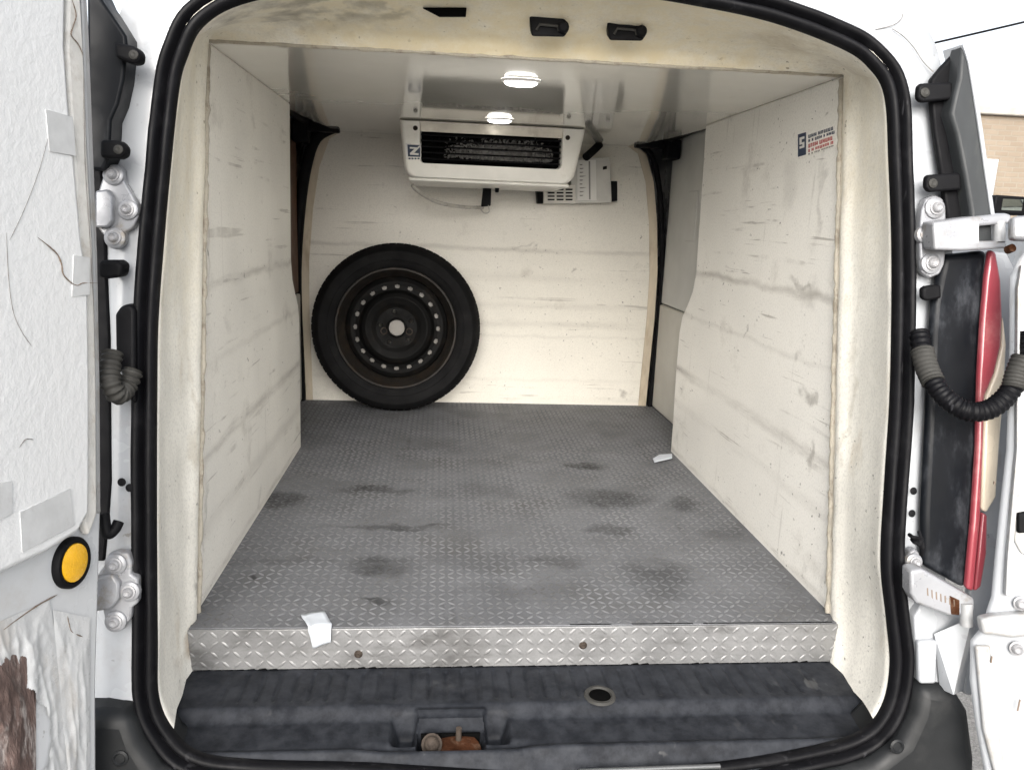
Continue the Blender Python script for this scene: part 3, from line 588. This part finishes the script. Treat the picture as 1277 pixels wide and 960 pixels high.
# ------------------------------------------------------------------ left rear door, swung open past a right angle
dd = Vector((-.19, -.98, 0)).normalized(); dax = Vector((0, K, 1)); H0 = lean(126, 480, .92); dn = dd.cross(dax).normalized()
if dn.x < 0: dn = -dn
def D(px, py, off=0): return hit(px, py, dn, H0.dot(dn) + off)
def dslab(name, px, off, thick, m, parent, bevel=.002, seg=2): return prism(name, [D(x, y, off) for x, y in px], -dn*thick, m, parent, bevel, seg)
dl = dslab('rear_door', [(106,-70),(111,60),(117,190),(123,320),(126,480),(127,640),(124,745),(121,850),(122,1030),(-330,1250),(-330,-420)], 0, .045, M['door_paint'], van, .006, 3); tag(dl, 'left rear door with white textured liner')
dslab('door_flange', [(112,55),(117,190),(122,320),(125,480),(126,640),(121,640),(120,480),(117,320),(110,190),(105,60),(100,-70),(105,-70)], .007, .006, M['paint_dirty'], dl, .002)
dslab('door_caulk', [(88,-70),(97,-70),(105,60),(110,190),(117,320),(121,480),(122,640),(112,668),(100,640),(104,480),(100,320),(92,190),(84,60)], .012, .012, M['caulk_d'], dl, .004, 3)
dslab('liner_panel', [(83,-70),(82,60),(87,130),(95,210),(103,300),(111,350),(113,480),(113,600),(112,640),(98,664),(60,688),(0,716),(-330,880),(-330,-420)], .016, .016, M['door_liner'], dl, .006, 4)
for pts in ([(57,136),(91,146),(95,195),(62,189)], [(92,318),(112,321),(112,368),(90,370)], [(25,638),(88,609),(93,655),(28,689)], [(-2,602),(15,600),(16,640),(-2,650)]):
    dslab('tape_patch', pts, .0172, .0011, M['tape'], dl, .0003, 1)
def ribbon(name, pts, off, r, m):
    tube(name, catmull([D(x, y, off) for x, y in pts], 8), lambda t: r*(.6+.6*abs(noise.noise(Vector((t*20, r*1e4, 0)))))*min(1, 6*t+.2, 6*(1-t)+.2), m, dl, 6)
ribbon('crack', [(47,296),(62,308),(72,318),(77,330),(79,342),(88,352),(96,356),(104,353),(122,353)], .0168, .0011, M['crack'])
ribbon('crack', [(8,290),(11,350),(17,390),(28,415),(40,432)], .0163, .0005, M['crack_f'])
ribbon('crack', [(60,172),(48,215),(30,262),(12,300)], .0163, .0004, M['crack_f'])
ribbon('crack', [(88,-5),(95,18),(91,34),(89,44),(98,56),(104,70)], .0128, .0009, M['crack'])
ribbon('crack', [(104,85),(105,150),(107,220),(113,310),(119,420)], .0125, .0007, M['crack_f'])
ribbon('crack', [(24,558),(32,548),(42,548)], .0163, .0007, M['crack_f'])
ribbon('crack', [(3,786),(20,773),(48,754),(72,741)], .0012, .0012, M['crack'])
ribbon('crack', [(84,768),(86,778),(90,788),(104,794)], .0012, .0011, M['crack'])
ribbon('crack', [(50,792),(55,783)], .0012, .0009, M['crack_f'])
c = D(86, 701, .0); rf = lathe('reflector', [(.031,0),(.031,.006),(.029,.0085),(.0245,.0085),(.0235,.006),(0,.006)], c, dn, M['black'], dl, 36)
lathe('reflector_lens', [(.0232,.0062),(.023,.0085),(.018,.0097),(0,.0102)], c, dn, M['amber'], rf, 36)
# torn wrap low on the door, crumpled, with the foam behind it showing
def crumple(name, poly, n, off, amp, m, sc=1.0, hole=None):
    (x0,y0),(x1,y1),(x2,y2),(x3,y3) = poly; v, f, idx = [], [], {}
    for j in range(n+1):
        for i in range(n+1):
            u, w = i/n, j/n
            a = (x0+(x1-x0)*u)*(1-w) + (x3+(x2-x3)*u)*w; b = (y0+(y1-y0)*u)*(1-w) + (y3+(y2-y3)*u)*w
            P = D(a, b, off); h = 0
            q = P*sc; edge = min(1, 6*min(u, 1-u), 6*min(w, 1-w)) 
            h = (1-abs(noise.noise(q*18+Vector((0,0,3)))))**3*.5 + (1-abs(noise.noise(Vector((q.x*70, q.y*70, q.z*16)))))**2*.6 + .3*noise.noise(q*90)
            v.append(P + dn*amp*h*edge)
    for j in range(n):
        for i in range(n):
            if hole and hole(i/n, j/n): continue
            f.append((j*(n+1)+i, j*(n+1)+i+1, (j+1)*(n+1)+i+1, (j+1)*(n+1)+i))
    return mesh(name, v, f, m, dl, smooth=60, fix=False)
crumple('torn_wrap', [(-130,830),(62,748),(104,1010),(-130,1100)], 150, .001, .0045, M['wrap'], hole=lambda u, w: (u-.70+.05*math.sin(w*9)+.05*noise.noise(Vector((u*9,w*14,1))))**2/.022 + (w-.85+.1*noise.noise(Vector((u*14,w*6,7))))**2/.38 < 1)
crumple('exposed_foam', [(-120,830),(45,800),(45,1010),(-120,1100)], 60, .0015, .007, M['foam'])
crumple('torn_wrap', [(66,760),(113,770),(112,1010),(84,1010)], 40, .001, .0025, M['wrap'])

# ------------------------------------------------------------------ right rear door, folded back: only its hinge side shows
hr = lean(1250, 560, .91); rd = Vector((.93, -.36, 0)).normalized(); rn = rd.cross(Vector((0,K,1))).normalized()
if rn.y > 0: rn = -rn
def E(px, py, off=0): return hit(px, py, rn, hr.dot(rn) + off)
def eslab(name, px, off, thick, m, parent, bevel=.003, seg=2): return prism(name, [E(x, y, off) for x, y in px], -rn*thick, m, parent, bevel, seg)
dr = eslab('rear_door', [(1272,322),(1261,345),(1261,430),(1257,560),(1248,640),(1242,700),(1238,745),(1226,782),(1212,800),(1211,850),(1218,905),(1236,1000),(1250,1060),(1520,1200),(1520,290),(1300,290)], 0, .014, M['paint'], van, .008, 3); tag(dr, 'right rear door folded back, hinge side showing')
eslab('door_flange', [(1274,330),(1269,360),(1268,560),(1261,640),(1256,700),(1254,742),(1260,745),(1262,700),(1268,640),(1272,560),(1272,430),(1275,340)], .012, .012, M['paint_dirty'], dr, .005, 3)
hh = eslab('latch_recess', [(1283,612),(1268,620),(1265,640),(1266,675),(1274,690),(1300,702),(1300,606)], .006, .008, M['trim_grey'], dr, .004, 3)
eslab('door_latch', [(1270,640),(1290,636),(1290,664),(1270,665)], .014, .012, M['black'], hh, .002)
eslab('hinge_leaf', [(1222,772),(1240,768),(1300,764),(1300,792),(1262,796),(1240,792),(1226,792)], .020, .022, M['paint_dirty'], dr, .005, 3)
eslab('hinge_leaf', [(1262,270),(1300,266),(1300,300),(1262,298)], .012, .02, M['hinge'], dr, .005, 3)
for x, y in ((1268,808),(1273,752)): bolt(E(x, y, .004), .008, dr, None, rn)
eslab('lower_trim', [(1216,805),(1236,805),(1242,880),(1262,1010),(1252,1010),(1226,910)], .008, .008, M['paint_dirty'], dr, .004, 3)
for pts in ([(1237,818),(1236,826)], [(1272,872),(1269,886)], [(1240,600),(1240,604)]):
    v_ = [E(x, y, .009) for x, y in pts]; tube('scratch', [v_[0], (v_[0]+v_[1])/2, v_[1]], .0012, M['crack'], dr, 6)

# liner sticker on the right wall: navy mark block and rows of small print
def W_(px, py): return onX(px, py, .5488)
sk = prism('sticker', [W_(x, y) for x, y in ((994,166),(1042,151),(1042,183),(994,199))], (.0011,0,0), M['wall_r'], van, 0)
def wslab(name, px, m, x=.5484): return prism(name, [onX(a, b, x) for a, b in px], (.0006,0,0), m, sk, 0)
wslab('printed_block', [(995,168),(1005,165),(1005,193),(995,196)], M['navy'])
wslab('printed_mark', [(997,172),(1003,170),(1003,173),(999.6,174.2),(999.6,178),(1003,177),(1003,184),(997,186),(997,183),(1000.6,182),(1000.6,180),(997,181)], M['label'], .5481)
rows = [(168.5,4.2,M['navy']),(174.2,3.6,M['navy']),(180,4.8,M['print_red']),(186.5,3.6,M['print_red']),(191.5,2.0,M['print_grey'])]
for y0, h, m in rows:
    x = 1008.0
    while x < 1039:
        w = random.uniform(1.6, 3.2); sl = -.34
        for part in range(2):
            xa = x + (0 if part == 0 else w*.62); wa = w*.36
            wslab('printed_letter', [(xa, y0+(xa-1008)*sl), (xa+wa, y0+(xa+wa-1008)*sl), (xa+wa, y0+h*random.uniform(.8,1)+(xa+wa-1008)*sl), (xa, y0+h+(xa-1008)*sl)], m)
        yb = y0 + random.choice((0, h*.42, h*.75)); wslab('printed_letter', [(x, yb+(x-1008)*sl), (x+w, yb+(x+w-1008)*sl), (x+w, yb+h*.26+(x+w-1008)*sl), (x, yb+h*.26+(x-1008)*sl)], m, .5483)
        x += w + random.choice((.8,.8,.9,2.2))

# ------------------------------------------------------------------ cooling unit under the ceiling
UY = 2.33
cu = thing('cooling_unit', 'white evaporator cooling unit with dark grille hung under the van ceiling', 'cooling unit', (-.01, 2.5, .76))
def rrect(x0, z0, x1, z1, r, n=5, rt=0.0):
    out = []
    for cx, cz, a0, rr in ((x1-r, z1-rt, 0, rt), (x0+r, z1-rt, 90, rt), (x0+r, z0+r, 180, r), (x1-r, z0+r, 270, r)):
        if rr == 0: out.append((x1 if a0 == 0 else x0, z1)); continue
        for k in range(n+1): a = R(a0+90*k/n); out.append((cx+rr*math.cos(a), cz+rr*math.sin(a)))
    return out
def taper(p):                                           # body narrows a little downwards
    x, z = p; t = (LZC - z)/.16; return (x + (.018*t if x < -.01 else -.030*t), z)
o_out = [taper(p) for p in rrect(-.283, .776, .260, LZC-.002, .032)]
o_in = [(x, z) for x, z in rrect(-.222, .818, .190, .931, .014)]
o_in2 = o_in
def ring3(pts, y, k=1.0, cz=.86, cx=-.012): return [Vector((cx+(x-cx)*k, y + (0), cz+(z-cz)*k)) for x, z in pts]
rs = [ring3(o_out, 2.76, 1.0), ring3(o_out, UY+.03, 1.0), ring3(o_out, UY+.015, .996), ring3(o_out, UY+.006, .985), ring3(o_out, UY+.001, .965), ring3(o_out, UY, .94), ring3(o_in, UY-.001, 1.012), ring3(o_in, UY+.003, 1.0), ring3(o_in, UY+.05, .985)]
for r_ in rs:
    for p in r_: p.z = min(p.z, LZC-.0015)
loft('housing', rs, M['unit'], cu, True, False, 40)
box('grille_back', (-.225, UY+.05, .80), (.193, UY+.055, LZC-.003), M['dark_hole'], cu, 0)
box('top_strip', (-.222, UY+.0005, .905), (.190, UY+.004, .9345), M['alu'], cu, .001)
for k in range(5):
    z = .832 + k*.0165; box('grille_bar', (-.220, UY+.006, z-.0022), (.188, UY+.016, z+.0022), M['black'], cu, .001)
vs_, fs = [], []
for k in range(130):                                    # upright coil fins, deep in the opening
    x = -.215 + k*.0031; b = len(vs_); s = random.uniform(-.001,.001)
    vs_ += [(x,UY+.024,.822),(x+.0006,UY+.024,.822),(x+.0006+s,UY+.024,.90),(x+s,UY+.024,.90),(x,UY+.045,.822),(x+.0006,UY+.045,.822),(x+.0006+s,UY+.045,.90),(x+s,UY+.045,.90)]
    fs += [(b,b+1,b+2,b+3),(b+1,b+5,b+6,b+2),(b+5,b+4,b+7,b+6),(b+4,b,b+3,b+7)]
o = mesh('coil_fins', vs_, fs, M['rim'], cu); o['kind'] = 'stuff'
vs_, fs = [], []
for k in range(2600):                                    # bent and crushed fin ends behind the bars
    t = random.random(); x = random.gauss(.02, .075); z = .838 + abs(random.gauss(0, .022)) + .0
    if not -.15 < x < .165 or z > .897: continue
    z = min(z, .897); c = Vector((x, UY+.012+random.uniform(0,.010), z)); s = random.uniform(.003,.0085)
    a = Vector((random.uniform(-1,1), random.uniform(-1,1), random.uniform(-1,1))).normalized(); b_ = a.orthogonal().normalized(); b = len(vs_); th = a.cross(b_)*.0006
    vs_ += [c+a*s, c+b_*s*.6, c-a*s, c-b_*s*.6, c+th+a*s*.8]; fs += [(b,b+1,b+2,b+3),(b,b+1,b+4),(b+1,b+2,b+4)]
o = mesh('crushed_fins', vs_, fs, M['fin'], cu, fix=False); o['kind'] = 'stuff'
for x, y in ((518,160),(708,172)): bolt(onY(x, y, UY-.0005), .0055, cu, M['old_bolt'], (0,-1,0), 'screw')
lb = prism('maker_label', [onY(x, y, UY-.0004) for x, y in ((505.5,178.5),(525,179.5),(525,200),(506.5,199))], (0,.003,0), M['label'], cu, 0)
def lslab(name, px, m, y): return prism(name, [onY(a, b, y) for a, b in px], (0,.0012,0), m, lb, 0)
lslab('printed_block', [(508,180.5),(524,181.2),(524,196),(508.8,195.4)], M['navy'], UY-.0012)
lslab('printed_mark', [(511,183.5),(520.5,184),(523.4,181.4),(523.6,183.6),(516.5,191),(522,191.4),(522,193.8),(511.2,193.2),(511.2,191),(517,185.8),(511,185.6)], M['label'], UY-.0022)
for k in range(4): lslab('printed_letter', [(509.5+k*3.7,197),(512+k*3.7,197.1),(512+k*3.7,199),(509.5+k*3.7,198.9)], M['navy'], UY-.0012)
box('drip_lip', (-.255, UY+.02, .768), (.22, 2.74, .778), M['unit'], cu, .004)
tube('drain_hose', catmull([onY(514,231,2.45), onY(523,240,2.47), onY(545,252,2.52), onY(575,258,2.6), onY(602,259,2.68)], 8), .006, M['hose'], cu, 10)
prism('hose_clip', [onY(x, y, 2.66) for x, y in ((603,230),(613,231),(612,257),(600,258))], (0,.02,0), M['black'], cu, .003)
tube('cable_tie', catmull([onY(598,259,2.65), onY(604,266,2.65), onY(610,264,2.65), onY(609,256,2.65)], 6), .002, M['hose'], cu, 6)
prism('hose_clip', [onY(x, y, 2.6) for x, y in ((617,230),(623,231),(622,240),(618,240))], (0,.02,0), M['black'], cu, .002)
tube('power_cable', catmull([onY(731,196,2.66), onY(740,188,2.70), onY(748,180,2.72)], 6), .014, M['black'], cu, 10)

# ------------------------------------------------------------------ control box on the bulkhead
cb = thing('control_box', 'grey electrical control box with vents on the bulkhead beside the cooling unit', 'control box', (.31, 2.79, .73))
def cslab(name, px, y, m, th, par=cb, bevel=.002): return prism(name, [onY(a, b, y) for a, b in px], (0,th,0), m, par, bevel)
cslab('case', [(712,197),(761,196),(763,253),(712,254)], 2.72, M['grey_box'], .07)
vp = cslab('vent_cover', [(678,231),(718,231),(718,254),(678,254)], 2.715, M['white_box'], .07)
for i in range(3):
    for j in range(4):
        x, y = 683+i*11.2, 235.5+j*4.2; cslab('vent_slot', [(x,y),(x+8.6,y),(x+8.6,y+1.9),(x,y+1.9)], 2.7142, M['dark_hole'], .003, vp, 0)
rl = cslab('rating_label', [(720,200),(743,199.5),(744,250),(720,250)], 2.7192, M['label'], .003, cb, 0)
cslab('label_strip', [(734,201),(736,201),(736.5,249),(734.5,249)], 2.7186, M['print_grey'], .002, rl, 0)
for k in range(9):
    y = 205+k*4.8; cslab('printed_line', [(723,y),(723+random.uniform(3,9),y),(723+3,y+1.4),(723,y+1.4)], 2.7186, M['print_grey'], .002, rl, 0)
cslab('terminal_plug', [(752,208),(757,207),(757,211),(752,212)], 2.717, M['black'], .006, cb, .001)
cslab('cable_plug', [(761,226),(770,226),(770,251),(761,252)], 2.73, M['black'], .05)
cslab('connector', [(669,232),(679,233),(679,254),(671,254)], 2.73, M['black'], .05)

# ------------------------------------------------------------------ ceiling lamps
for y, lab in ((1.62, 'lit oval lamp on the ceiling nearer the open doors'), (2.22, 'lit oval lamp on the ceiling just in front of the cooling unit')):
    lt = thing('ceiling_lamp', lab, 'lamp', (-.003, y, LZC), 'oval lamps on the van ceiling')
    def dome(name, a, b, h, m, z0):
        v, f = [], []; n = 28
        for k, (s, dz) in enumerate(((1,0),(.97,.5),(.8,.85),(.5,1.0))):
            for i in range(n):
                t = 2*math.pi*i/n; v.append((-.003 + a*s*math.copysign(abs(math.cos(t))**.8, math.cos(t)), y + b*s*math.copysign(abs(math.sin(t))**.8, math.sin(t)), z0 - h*dz))
            if k: f += [((k-1)*n+i, (k-1)*n+(i+1) % n, k*n+(i+1) % n, k*n+i) for i in range(n)]
        f.append(tuple(range(3*n, 4*n))); return mesh(name, v, f, m, lt, smooth=50)
    dome('lamp_ring', .040, .026, .006, M['lamp_ring'], LZC-.0005); dome('lamp_lens', .034, .020, .011, M['lamp'], LZC-.0015)

# ------------------------------------------------------------------ spare wheel leaning on the bulkhead
sw = thing('spare_wheel', 'black steel spare wheel with worn tyre leaning on the white bulkhead', 'spare wheel', (-.306, 2.70, 0))
WC = Vector((-.304, 2.70, .2875)); WA = Vector((0, -1, .06)).normalized(); TR, TW = .287, .075
lathe('tyre', [(.203,-TW*.9),(.215,-TW*1.0),(.245,-TW*1.08),(.268,-TW*1.0),(.280,-TW*.8),(TR,-TW*.5),(TR+.0005,0),(TR,TW*.5),(.280,TW*.8),(.268,TW*1.0),(.262,TW*1.035),(.26,TW*1.06),(.245,TW*1.08),(.232,TW*1.07),(.230,TW*1.045),(.215,TW*1.0),(.203,TW*.9),(.198,0)], WC, WA, M['tyre'], sw, 72, 30, True)
ua = WA.orthogonal().normalized(); ub = WA.cross(ua)
vs_, fs = [], []
for k in range(70):                                    # tread blocks round the shoulder
    for s in (-1, 1):
        a0 = 2*math.pi*k/70; a1 = a0 + 2*math.pi/70*.8; b = len(vs_)
        for r_, h in ((.279,.80),(.2872,.62),(.2886,.2),(.284,.2)):
            for a in (a0, a1): vs_.append(WC + (ua*math.cos(a)+ub*math.sin(a))*r_ + WA*(TW*h*s))
        fs += [(b,b+1,b+3,b+2),(b+2,b+3,b+5,b+4),(b,b+2,b+4,b+6),(b+1,b+7,b+5,b+3)]
tb = mesh('tread_blocks', vs_, fs, M['tyre'], sw, fix=False); tb['kind'] = 'stuff'
rimo = lathe('rim', [(.202,TW*.86),(.206,TW*.98),(.204,TW*1.04),(.199,TW*1.04),(.194,TW*.95),(.190,TW*.55),(.182,TW*.42),(.176,TW*.2),(.172,-TW*.2),(.178,-TW*.9),(.182,-TW*.9),(.176,-TW*.1),(.180,TW*.2),(.188,TW*.40)], WC, WA, M['rim_edge'], sw, 64, 40, True)
# disc with a ring of twenty holes, centre bore and bolt holes, cut as real openings
def disc_h(r):
    pts = [(.0,.50),(.028,.50),(.034,.42),(.07,.42),(.085,.52),(.105,.60),(.118,.52),(.128,.34),(.142,.30),(.158,.32),(.172,.22),(.176,.12)]
    for (a, ha), (b, hb) in zip(pts, pts[1:]):
        if a <= r <= b: return TW*(ha+(hb-ha)*(r-a)/(b-a))
    return TW*.12
nth, rr_ = 320, list(np.linspace(.029, .175, 74)); vs_, fs = [], []
for r_ in rr_:
    for k in range(nth):
        a = 2*math.pi*k/nth; vs_.append(WC + (ua*math.cos(a)+ub*math.sin(a))*r_ + WA*disc_h(r_))
def holed(r_, a):
    if abs(r_-.1415) < .012:
        d = (a*20/(2*math.pi)) % 1 - .5; return (d*2*math.pi/20*r_/.0095)**2 + ((r_-.1415)/.0072)**2 < 1
    if abs(r_-.056) < .008:
        d = (a*5/(2*math.pi)+.25) % 1 - .5; return (d*2*math.pi/5*r_/.0065)**2 + ((r_-.056)/.0065)**2 < 1
    return False
for i in range(len(rr_)-1):
    for k in range(nth):
        a = 2*math.pi*(k+.5)/nth; r_ = (rr_[i]+rr_[i+1])/2
        if holed(r_, a): continue
        fs.append((i*nth+k, i*nth+(k+1) % nth, (i+1)*nth+(k+1) % nth, (i+1)*nth+k))
dsk = mesh('wheel_disc', vs_, fs, M['rim'], sw, smooth=60, fix=False)
so_ = dsk.modifiers.new('thickness', 'SOLIDIFY'); so_.thickness = .004; so_.offset = 0
lathe('wall_light_plate', [(.126,TW*.18),(.155,TW*.16),(.156,TW*.10),(.126,TW*.12)], WC, WA, M['wall_light_plate'], sw, 48, 40, True)  # added ring behind the holes, its paleness imitating the lit bulkhead
lathe('bore_light_plate', [(0,TW*.36),(.027,TW*.36),(.0275,TW*.30),(0,TW*.30)], WC, WA, M['wall_light_plate'], sw, 32)  # added disc in the bore, pale like the lit bulkhead beyond
for sg in (-1, 1):
    P_ = WC + Vector((sg*.043, 0, -.012)) + WA*(TW*.42); lathe('bolt_seat', [(.0125,-.001),(.0125,.003),(.0095,.004),(.0075,.001),(0,.001)], P_, WA, M['old_bolt'], sw, 18)

# ------------------------------------------------------------------ loose scraps
ps = [onZ(374,767,.0035), onZ(404,763,.0035), onZ(415,781,.0035), onZ(388,785,.0035)]
def drape(name, px_top, px_bot, label):
    a, b, c, d = [onZ(x, y, .0032) for x, y in px_top]; e, f_ = [onY(x, y, 1.1685) for x, y in px_bot]
    top_l = Vector((d.x, 1.1685, .0026)); top_r = Vector((c.x, 1.1685, .0026))
    v = []; n = 6
    rows_ = []
    for t in np.linspace(0, 1, 7): rows_.append((a.lerp(d, t), b.lerp(c, t)))
    for t in np.linspace(.12, 1, 7): rows_.append((top_l.lerp(e, t), top_r.lerp(f_, t)))
    for i, (l, r_) in enumerate(rows_):
        for k in range(n+1):
            q = l.lerp(r_, k/n); w = .0035*noise.noise(q*45)+.0022
            v.append(q + (Vector((0,0,w)) if i < 7 else Vector((0,-abs(w),0))))
    f = [(i*(n+1)+k, i*(n+1)+k+1, (i+1)*(n+1)+k+1, (i+1)*(n+1)+k) for i in range(len(rows_)-1) for k in range(n)]
    o = mesh(name, v, f, M['paper'], None, smooth=60); s = o.modifiers.new('thickness', 'SOLIDIFY'); s.thickness = .0006
    return tag(o, label, 'paper scrap')
drape('paper_scrap', ((375,767),(404,763),(414,779),(384,783)), ((391,807),(413,799)), 'torn white paper scrap stuck over the front edge of the tread plate floor')
q = [onZ(814,573,.004), onZ(822,568,.006), onZ(838,567,.004), onZ(838,572,.004), onZ(824,575,.005), onZ(816,577,.004)]
tag(prism('plastic_scrap', q, (0,0,.004), M['paper'], None, .001), 'small white plastic scrap on the floor against the right liner panel', 'plastic scrap')

# ------------------------------------------------------------------ background at the right
BY = 11.0
pt = onY(1222, 132, BY); bz = pt.z
bd = thing('brick_building', 'tan brick building with flat parapet beyond the van', 'building', (12, BY, -.62))
box('wall', (5.0, BY, -.62), (22, BY+9, bz-.12), M['brick'], bd, .01)
box('coping', (4.93, BY-.08, bz-.12), (22.07, BY+9.07, bz), M['concrete'], bd, .02)
w0 = onY(1231, 198, BY-.05); w1 = onY(1241, 240, BY-.05)
wd = box('window', (w0.x-.85, BY-.05, w1.z-.5), (w1.x-.02, BY+.02, w0.z), M['paint'], bd, .01)
box('pane', (w0.x-.78, BY-.054, w1.z-.42), (w0.x-.06, BY-.04, w0.z-.09), M['window'], wd, .002)
# parked white van: its wing mirror reaches into the frame
MY = 4.0
m0 = onY(1242, 243, MY); m1 = onY(1276, 268, MY)
pv = thing('parked_van', 'white parked van with large black wing mirror at the picture edge', 'van', (4.4, 3.0, -.62))
vx0 = onY(1281, 290, MY).x; vx1 = vx0 + 1.75
side = [(.4,-.40),(.38,.5),(.45,1.45),(.7,1.55),(2.9,1.55),(3.4,1.48),(4.15,.80),(4.75,.66),(5.05,.45),(5.08,-.25),(4.9,-.42)]
bdv = prism('body', [(vx0, y, z) for y, z in side], (vx1-vx0,0,0), M['paint'], pv, .06, 4)
prism('side_window', [(vx0-.004, y, z) for y, z in ((2.95,.85),(3.0,1.38),(3.42,1.36),(3.95,.85))], (.02,0,0), M['window'], pv, .004)
prism('windscreen', [(vx0+.12,3.47,1.43),(vx1-.12,3.47,1.43),(vx1-.08,4.12,.86),(vx0+.08,4.12,.86)], (0,.02,.02), M['window'], pv, .004)
for y in (1.2, 4.25):
    for x in (vx0+.1, vx1-.1):
        wl = lathe('wheel', [(.17,-.1),(.28,-.1),(.31,-.07),(.31,.07),(.28,.1),(.17,.1)], (x, y, -.31), (1,0,0), M['tyre'], pv, 28, 40, True)
        lathe('hub', [(0,-.08),(.17,-.09),(.175,.09),(0,.08)], (x, y, -.31), (1,0,0), M['alu'], wl, 24)
mr = prism('wing_mirror', [(m0.x,MY,m0.z-.01),(m0.x+.015,MY,m0.z),(m1.x+.02,MY,m0.z-.004),(m1.x+.03,MY,m1.z+.01),(m1.x+.01,MY,m1.z-.004),(m0.x+.02,MY,m1.z),(m0.x,MY,m1.z+.02)], (0,.10,0), M['black'], pv, .01, 3)
g0 = onY(1251, 248, MY-.002); g1 = onY(1274, 263, MY-.002)
prism('mirror_glass', [(g0.x,MY-.002,g0.z),(g1.x,MY-.002,g0.z),(g1.x,MY-.002,g1.z),(g0.x,MY-.002,g1.z)], (.0,.004,0), M['glass'], mr, 0)
box('mirror_arm', (m1.x, MY+.03, (m0.z+m1.z)/2-.03), (vx0+.03, MY+.08, (m0.z+m1.z)/2+.03), M['black'], pv, .008)
# overhead cable
c0 = onY(1200, 46, 16); c1 = onY(1277, 28, 16); dv = (c1-c0)
cbp = [c0 + dv*t + Vector((0, 0, .004*(t-.5)**2)) for t in np.linspace(-12, 14, 60)]
tag(tube('overhead_cable', cbp, .022, M['black'], None, 6), 'thin dark overhead cable crossing the pale sky above the brick building', 'cable')
